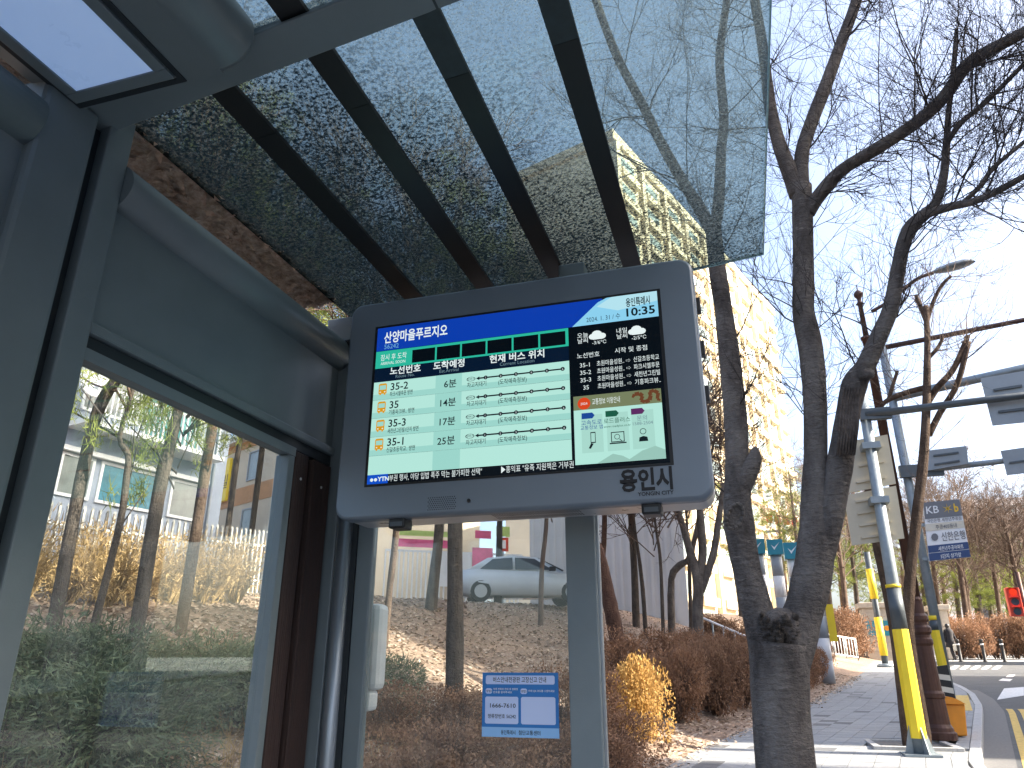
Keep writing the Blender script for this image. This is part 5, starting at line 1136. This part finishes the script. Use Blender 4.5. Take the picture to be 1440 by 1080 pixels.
# far pole with yellow sleeve
p3, o3 = pole_thing('sign_pole', 'far grey pole with yellow sleeve at the pavement corner', 5.5, 36.9, 'pole')
def zy(x, y, Y): return on_y(x, y, Y).z
wpart(MB().tube([(5.5, 36.9, o3.z), (5.5, 36.9, zy(1228, 776, 36.9))], .13, 10), 'shaft', M['galv_dark'], p3, o3)
wpart(MB().tube([(5.5, 36.9, zy(1246, 922, 36.9)), (5.5, 36.9, zy(1240, 868, 36.9))], .16, 8), 'yellow_sleeve', M['yellow'], p3, o3); wpart(MB().tube([(5.5, 36.9, zy(1238, 842, 36.9)), (5.5, 36.9, zy(1232, 800, 36.9))], .16, 8), 'yellow_sleeve', M['yellow'], p3, o3)
wpart(MB().lathe(o3, [(.35, 0), (.35, .1), (.2, .14)], 12), 'foot', M['galv'], p3, o3)
# striped columns with teal cubes
def column(label, x, y, D, half, ybase=None):
    top = far(x, y, D); g = ground_z(top.x, top.y); o = Vector((top.x, top.y, g)); t = thing('striped_column', label, 'column', o, 'striped columns with teal cube tops')
    h = top.z-g; n = max(3, int(h/.62)); r = half
    for k in range(n): wpart(MB().tube([(o.x, o.y, g+h*k/n), (o.x, o.y, g+h*(k+1)/n)], r, 14), 'band', M['white_stripe' if k % 2 else 'grey_stripe'], t, o)
    s_ = r*1.35
    cb_ = wpart(MB().box(o.x-s_, o.x+s_, o.y-s_, o.y+s_, g+h, g+h+2*s_), 'cube', M['teal'], t, o)
    wpart(MB().poly([(o.x-s_*.5, o.y-s_-.004, g+h+s_*1.3), (o.x-s_*.15, o.y-s_-.004, g+h+s_*.6), (o.x+s_*.6, o.y-s_-.004, g+h+s_*1.6), (o.x-s_*.12, o.y-s_-.004, g+h+s_*.95)]), 'tick_mark', M['white_print'], cb_, o)
    return t, o, r
column('striped column with teal cube, leftmost of the row behind the street tree', 1066, 780, 28, .19)
column('striped column with teal cube, middle of the row behind the street tree', 1091, 781, 29, .20)
column('striped column with teal cube, rightmost of the row behind the street tree', 1115, 787, 30, .22)
cq = hit(1164, 961)
ct, cor, cr = column('striped column by the pavement edge carrying a yellow flag', 1140, 778, math.hypot(cq.x, cq.y), .19)
fq = on_y(1163, 850, cor.y).z; fr_ = on_y(1168, 902, cor.y).z
yf = thing('yellow_flag', 'yellow upright flag sign on the striped column by the pavement', 'sign', (cor.x+.3, cor.y, fr_)); wpart(MB().box(cor.x+.2, cor.x+.42, cor.y-.04, cor.y+.04, fr_, fq), 'board', M['yellow'], yf, yf.location)
# handrails
def railing(label, pts, h, posts=6, bal=0):
    o = pts[0].copy(); t = thing('handrail', label, 'railing', o)
    P = [pts[0].lerp(pts[1], k/12) for k in range(13)]
    for p in P: p.z = ground_z(p.x, p.y)
    wpart(MB().tube([p+Vector((0, 0, h)) for p in P], .035, 8), 'top_rail', M['villa_trim'], t, o)
    if bal: wpart(MB().tube([p+Vector((0, 0, .15)) for p in P], .03, 6), 'bottom_rail', M['villa_trim'], t, o)
    for k in range(posts):
        p = pts[0].lerp(pts[1], k/(posts-1)); g = ground_z(p.x, p.y); wpart(MB().tube([(p.x, p.y, g), (p.x, p.y, g+h)], .03, 8), 'post', M['galv'], t, o)
    for k in range(bal):
        p = pts[0].lerp(pts[1], (k+.5)/bal); g = ground_z(p.x, p.y); wpart(MB().tube([(p.x, p.y, g+.15), (p.x, p.y, g+h)], .016, 5), 'baluster', M['villa_trim'], t, o)
railing('white handrail climbing the bank behind the forked trees', [far(988, 880, 27), far(1066, 900, 25)], .8)
railing('white balustrade at the drive left of the stone gate pillar', [far(1140, 920, 37), far(1206, 920, 40)], .95, 5, 16)
# stone gate pillars
def gate(label, x0, x1, ytop, D, plaque):
    a, b = far(x0, 905, D), far(x1, 905, D); w_ = (b-a).length; c = (a+b)/2; c.z = ground_z(c.x, c.y) if c.x < left_x(c.y) else road_z(c.y); c.z = road_z(c.y)
    t = thing('gate_pillar', label, 'pillar', c, 'stone gate pillars'); h = far((x0+x1)/2, ytop, D).z-c.z; n = 6
    for k in range(n):
        for j in range(2):
            e = .012*((k+j) % 2); wpart(MB().box(c.x-w_/2+j*w_/2+.006, c.x-w_/2+(j+1)*w_/2-.006, c.y-.5-e, c.y+.5, c.z+k*h*.9/n, c.z+(k+1)*h*.9/n-.012), 'stone_block', M['stone'], t, c)
    wpart(MB().box(c.x-w_/2-.14, c.x+w_/2+.14, c.y-.64, c.y+.64, c.z+h*.9, c.z+h), 'cap', M['stone'], t, c, .03)
    if plaque:
        pq = wpart(MB().box(c.x-w_*.45, c.x+w_*.45, c.y-.56, c.y-.515, c.z+h*.42, c.z+h*.68), 'plaque', M['teal'], t, c)
        wpart(MB().poly([(c.x+w_*.2+.13*math.cos(k*.524), c.y-.565, c.z+h*.55+.13*math.sin(k*.524)) for k in range(12)]), 'emblem', M['orange'], pq, c)
gate('pale stone gate pillar with teal plaque beyond the pavement', 1217, 1262, 848, 44, True)
gate('pale stone gate pillar half hidden behind the tall mast', 1316, 1338, 851, 46, False)
# bollards, signal, far fence
for (x, y), lb in zip(((1352, 932), (1387, 936), (1415, 937)), ('dark bollard nearest the walking person', 'middle dark bollard beyond the crossing', 'rightmost dark bollard beyond the crossing')):
    p = far(x, y, 42.5); p.z = road_z(p.y)+.02; t = thing('bollard', lb, 'bollard', p, 'bollards beyond the crossing'); wpart(MB().lathe(p, [(.10, 0), (.10, .03), (.075, .04), (.075, .92), (.085, .93), (.085, .97), (.05, 1.0)], 12), 'shaft', M['ink'], t, p); wpart(MB().tube([p+Vector((0, 0, .74)), p+Vector((0, 0, .80))], .078, 12), 'band', M['white_stripe'], t, p)
tsp = far(1431, 867, 36); ts = thing('traffic_signal', 'red-housed traffic signal with lit red lamp at the right edge', 'traffic light', (tsp.x, tsp.y, tsp.z)); tso = ts.location.copy(); hh_ = far(1431, 826, 36).z-tsp.z
wpart(MB().box(tso.x-.24, tso.x+.24, tso.y-.12, tso.y+.14, tso.z, tso.z+hh_), 'housing', M['red'], ts, tso, .03)
for k in range(3):
    zz = tso.z+hh_*(k+.5)/3; ml = glow('signal_red', '#ff4020') if k == 2 else M['window_dark']
    ln_ = MB().poly([(.14*math.cos(j*.45), -.01, .14*math.sin(j*.45)) for j in range(14)][::-1]).build('lens', ml, ts); ln_.location = (0, -.125, zz-tso.z)
    wpart(MB().box(tso.x-.17, tso.x+.17, tso.y-.30, tso.y-.121, zz+.15, zz+.165), 'visor', M['red'], ts, tso)
wpart(MB().tube([(tso.x+.35, tso.y+.1, road_z(tso.y)), (tso.x+.35, tso.y+.1, tso.z+hh_+.6)], .09, 10), 'mast', M['lamp_brown'], ts, tso); wpart(MB().box(tso.x+.1, tso.x+.5, tso.y+.02, tso.y+.08, tso.z+hh_*.5, tso.z+hh_*.5+.06), 'bracket', M['galv_dark'], ts, tso)
wf = thing('far_fence', 'low white fence beyond the rusty hedge at the right', 'fence', far(1380, 895, 62)); wo = wf.location.copy()
for k in range(26):
    p = far(1378+k*3.0, 898, 62); wpart(MB().box(p.x-.05, p.x+.05, p.y-.02, p.y+.02, p.z-1.2, p.z+.55), 'picket', M['villa_trim'], wf, wo)
a, b = far(1376, 892, 62.1), far(1456, 892, 62.1); wpart(MB().tube([a, b], .05, 5), 'rail', M['villa_trim'], wf, wo)
# person walking away beyond the crossing
pp = far(1341, 926, 43.5); pp.z = road_z(pp.y)+.02
pe = thing('person', 'person in long dark coat walking with a light bag beyond the crossing', 'person', pp, rz=.5)
def skin_figure(name, verts, edges, mats_, parent, sub=2):
    me = bpy.data.meshes.new(name); me.from_pydata([v[:3] for v in verts], edges, []); o = bpy.data.objects.new(name, me); COL.objects.link(o)
    o.modifiers.new('skin', 'SKIN'); sd_ = o.modifiers.new('sub', 'SUBSURF'); sd_.levels = sub; sd_.render_levels = sub
    for v, sv in zip(verts, me.skin_vertices[0].data): sv.radius = (v[3], v[4] if len(v) > 4 else v[3])
    me.skin_vertices[0].data[0].use_root = True
    dg = bpy.context.evaluated_depsgraph_get(); dg.update(); m2 = bpy.data.meshes.new_from_object(o.evaluated_get(dg)); bpy.data.objects.remove(o)
    m2.materials.clear(); m2.materials.append(mats_); b = bpy.data.objects.new(name, m2); COL.objects.link(b); b.parent = parent; return b
V_ = [(0, 0, .92, .15, .11), (0, 0, 1.15, .14, .10), (0, 0, 1.38, .17, .10), (0, 0, 1.49, .055), (0, .01, 1.56, .085), (0, .01, 1.66, .07), (.19, 0, 1.40, .06), (.23, -.05, 1.14, .05), (.22, -.16, .92, .04), (.22, -.20, .84, .035), (-.19, 0, 1.40, .06), (-.23, .06, 1.14, .05), (-.22, .04, .92, .04), (-.22, .02, .83, .035), (.09, 0, .85, .10), (.09, .14, .48, .065), (.09, .06, .10, .045), (.09, .16, .05, .04), (-.09, 0, .85, .10), (-.09, -.12, .48, .065), (-.09, -.26, .12, .045), (-.09, -.18, .05, .04)]
E_ = [(0, 1), (1, 2), (2, 3), (3, 4), (4, 5), (2, 6), (6, 7), (7, 8), (8, 9), (2, 10), (10, 11), (11, 12), (12, 13), (0, 14), (14, 15), (15, 16), (16, 17), (0, 18), (18, 19), (19, 20), (20, 21)]
skin_figure('body', V_, E_, M['coat'], pe)
hr = MB().lathe((0, .02, 1.54), [(.06, -.04), (.098, .02), (.10, .09), (.075, .15), (.02, .175)], 12).build('hair', M['black'], pe)
MB().lathe((0, 0, 0), [(.24, .62), (.21, .80), (.17, 1.05), (.19, 1.30), (.16, 1.43), (.07, 1.49)], 14).build('coat', M['coat'], pe)
bag = thing('shoulder_bag', 'light bag held by the walking person', 'bag', pp+Vector((.14, -.2, .55))); bl_ = bag.location.copy()
wpart(MB().box(bl_.x-.12, bl_.x+.12, bl_.y-.05, bl_.y+.05, bl_.z-.1, bl_.z+.2), 'pouch', M['cream_print'], bag, bl_, .03); wpart(MB().tube([bl_+Vector((-.08, 0, .2)), bl_+Vector((0, 0, .42)), bl_+Vector((.08, 0, .2))], .012, 6), 'strap', M['ink'], bag, bl_)
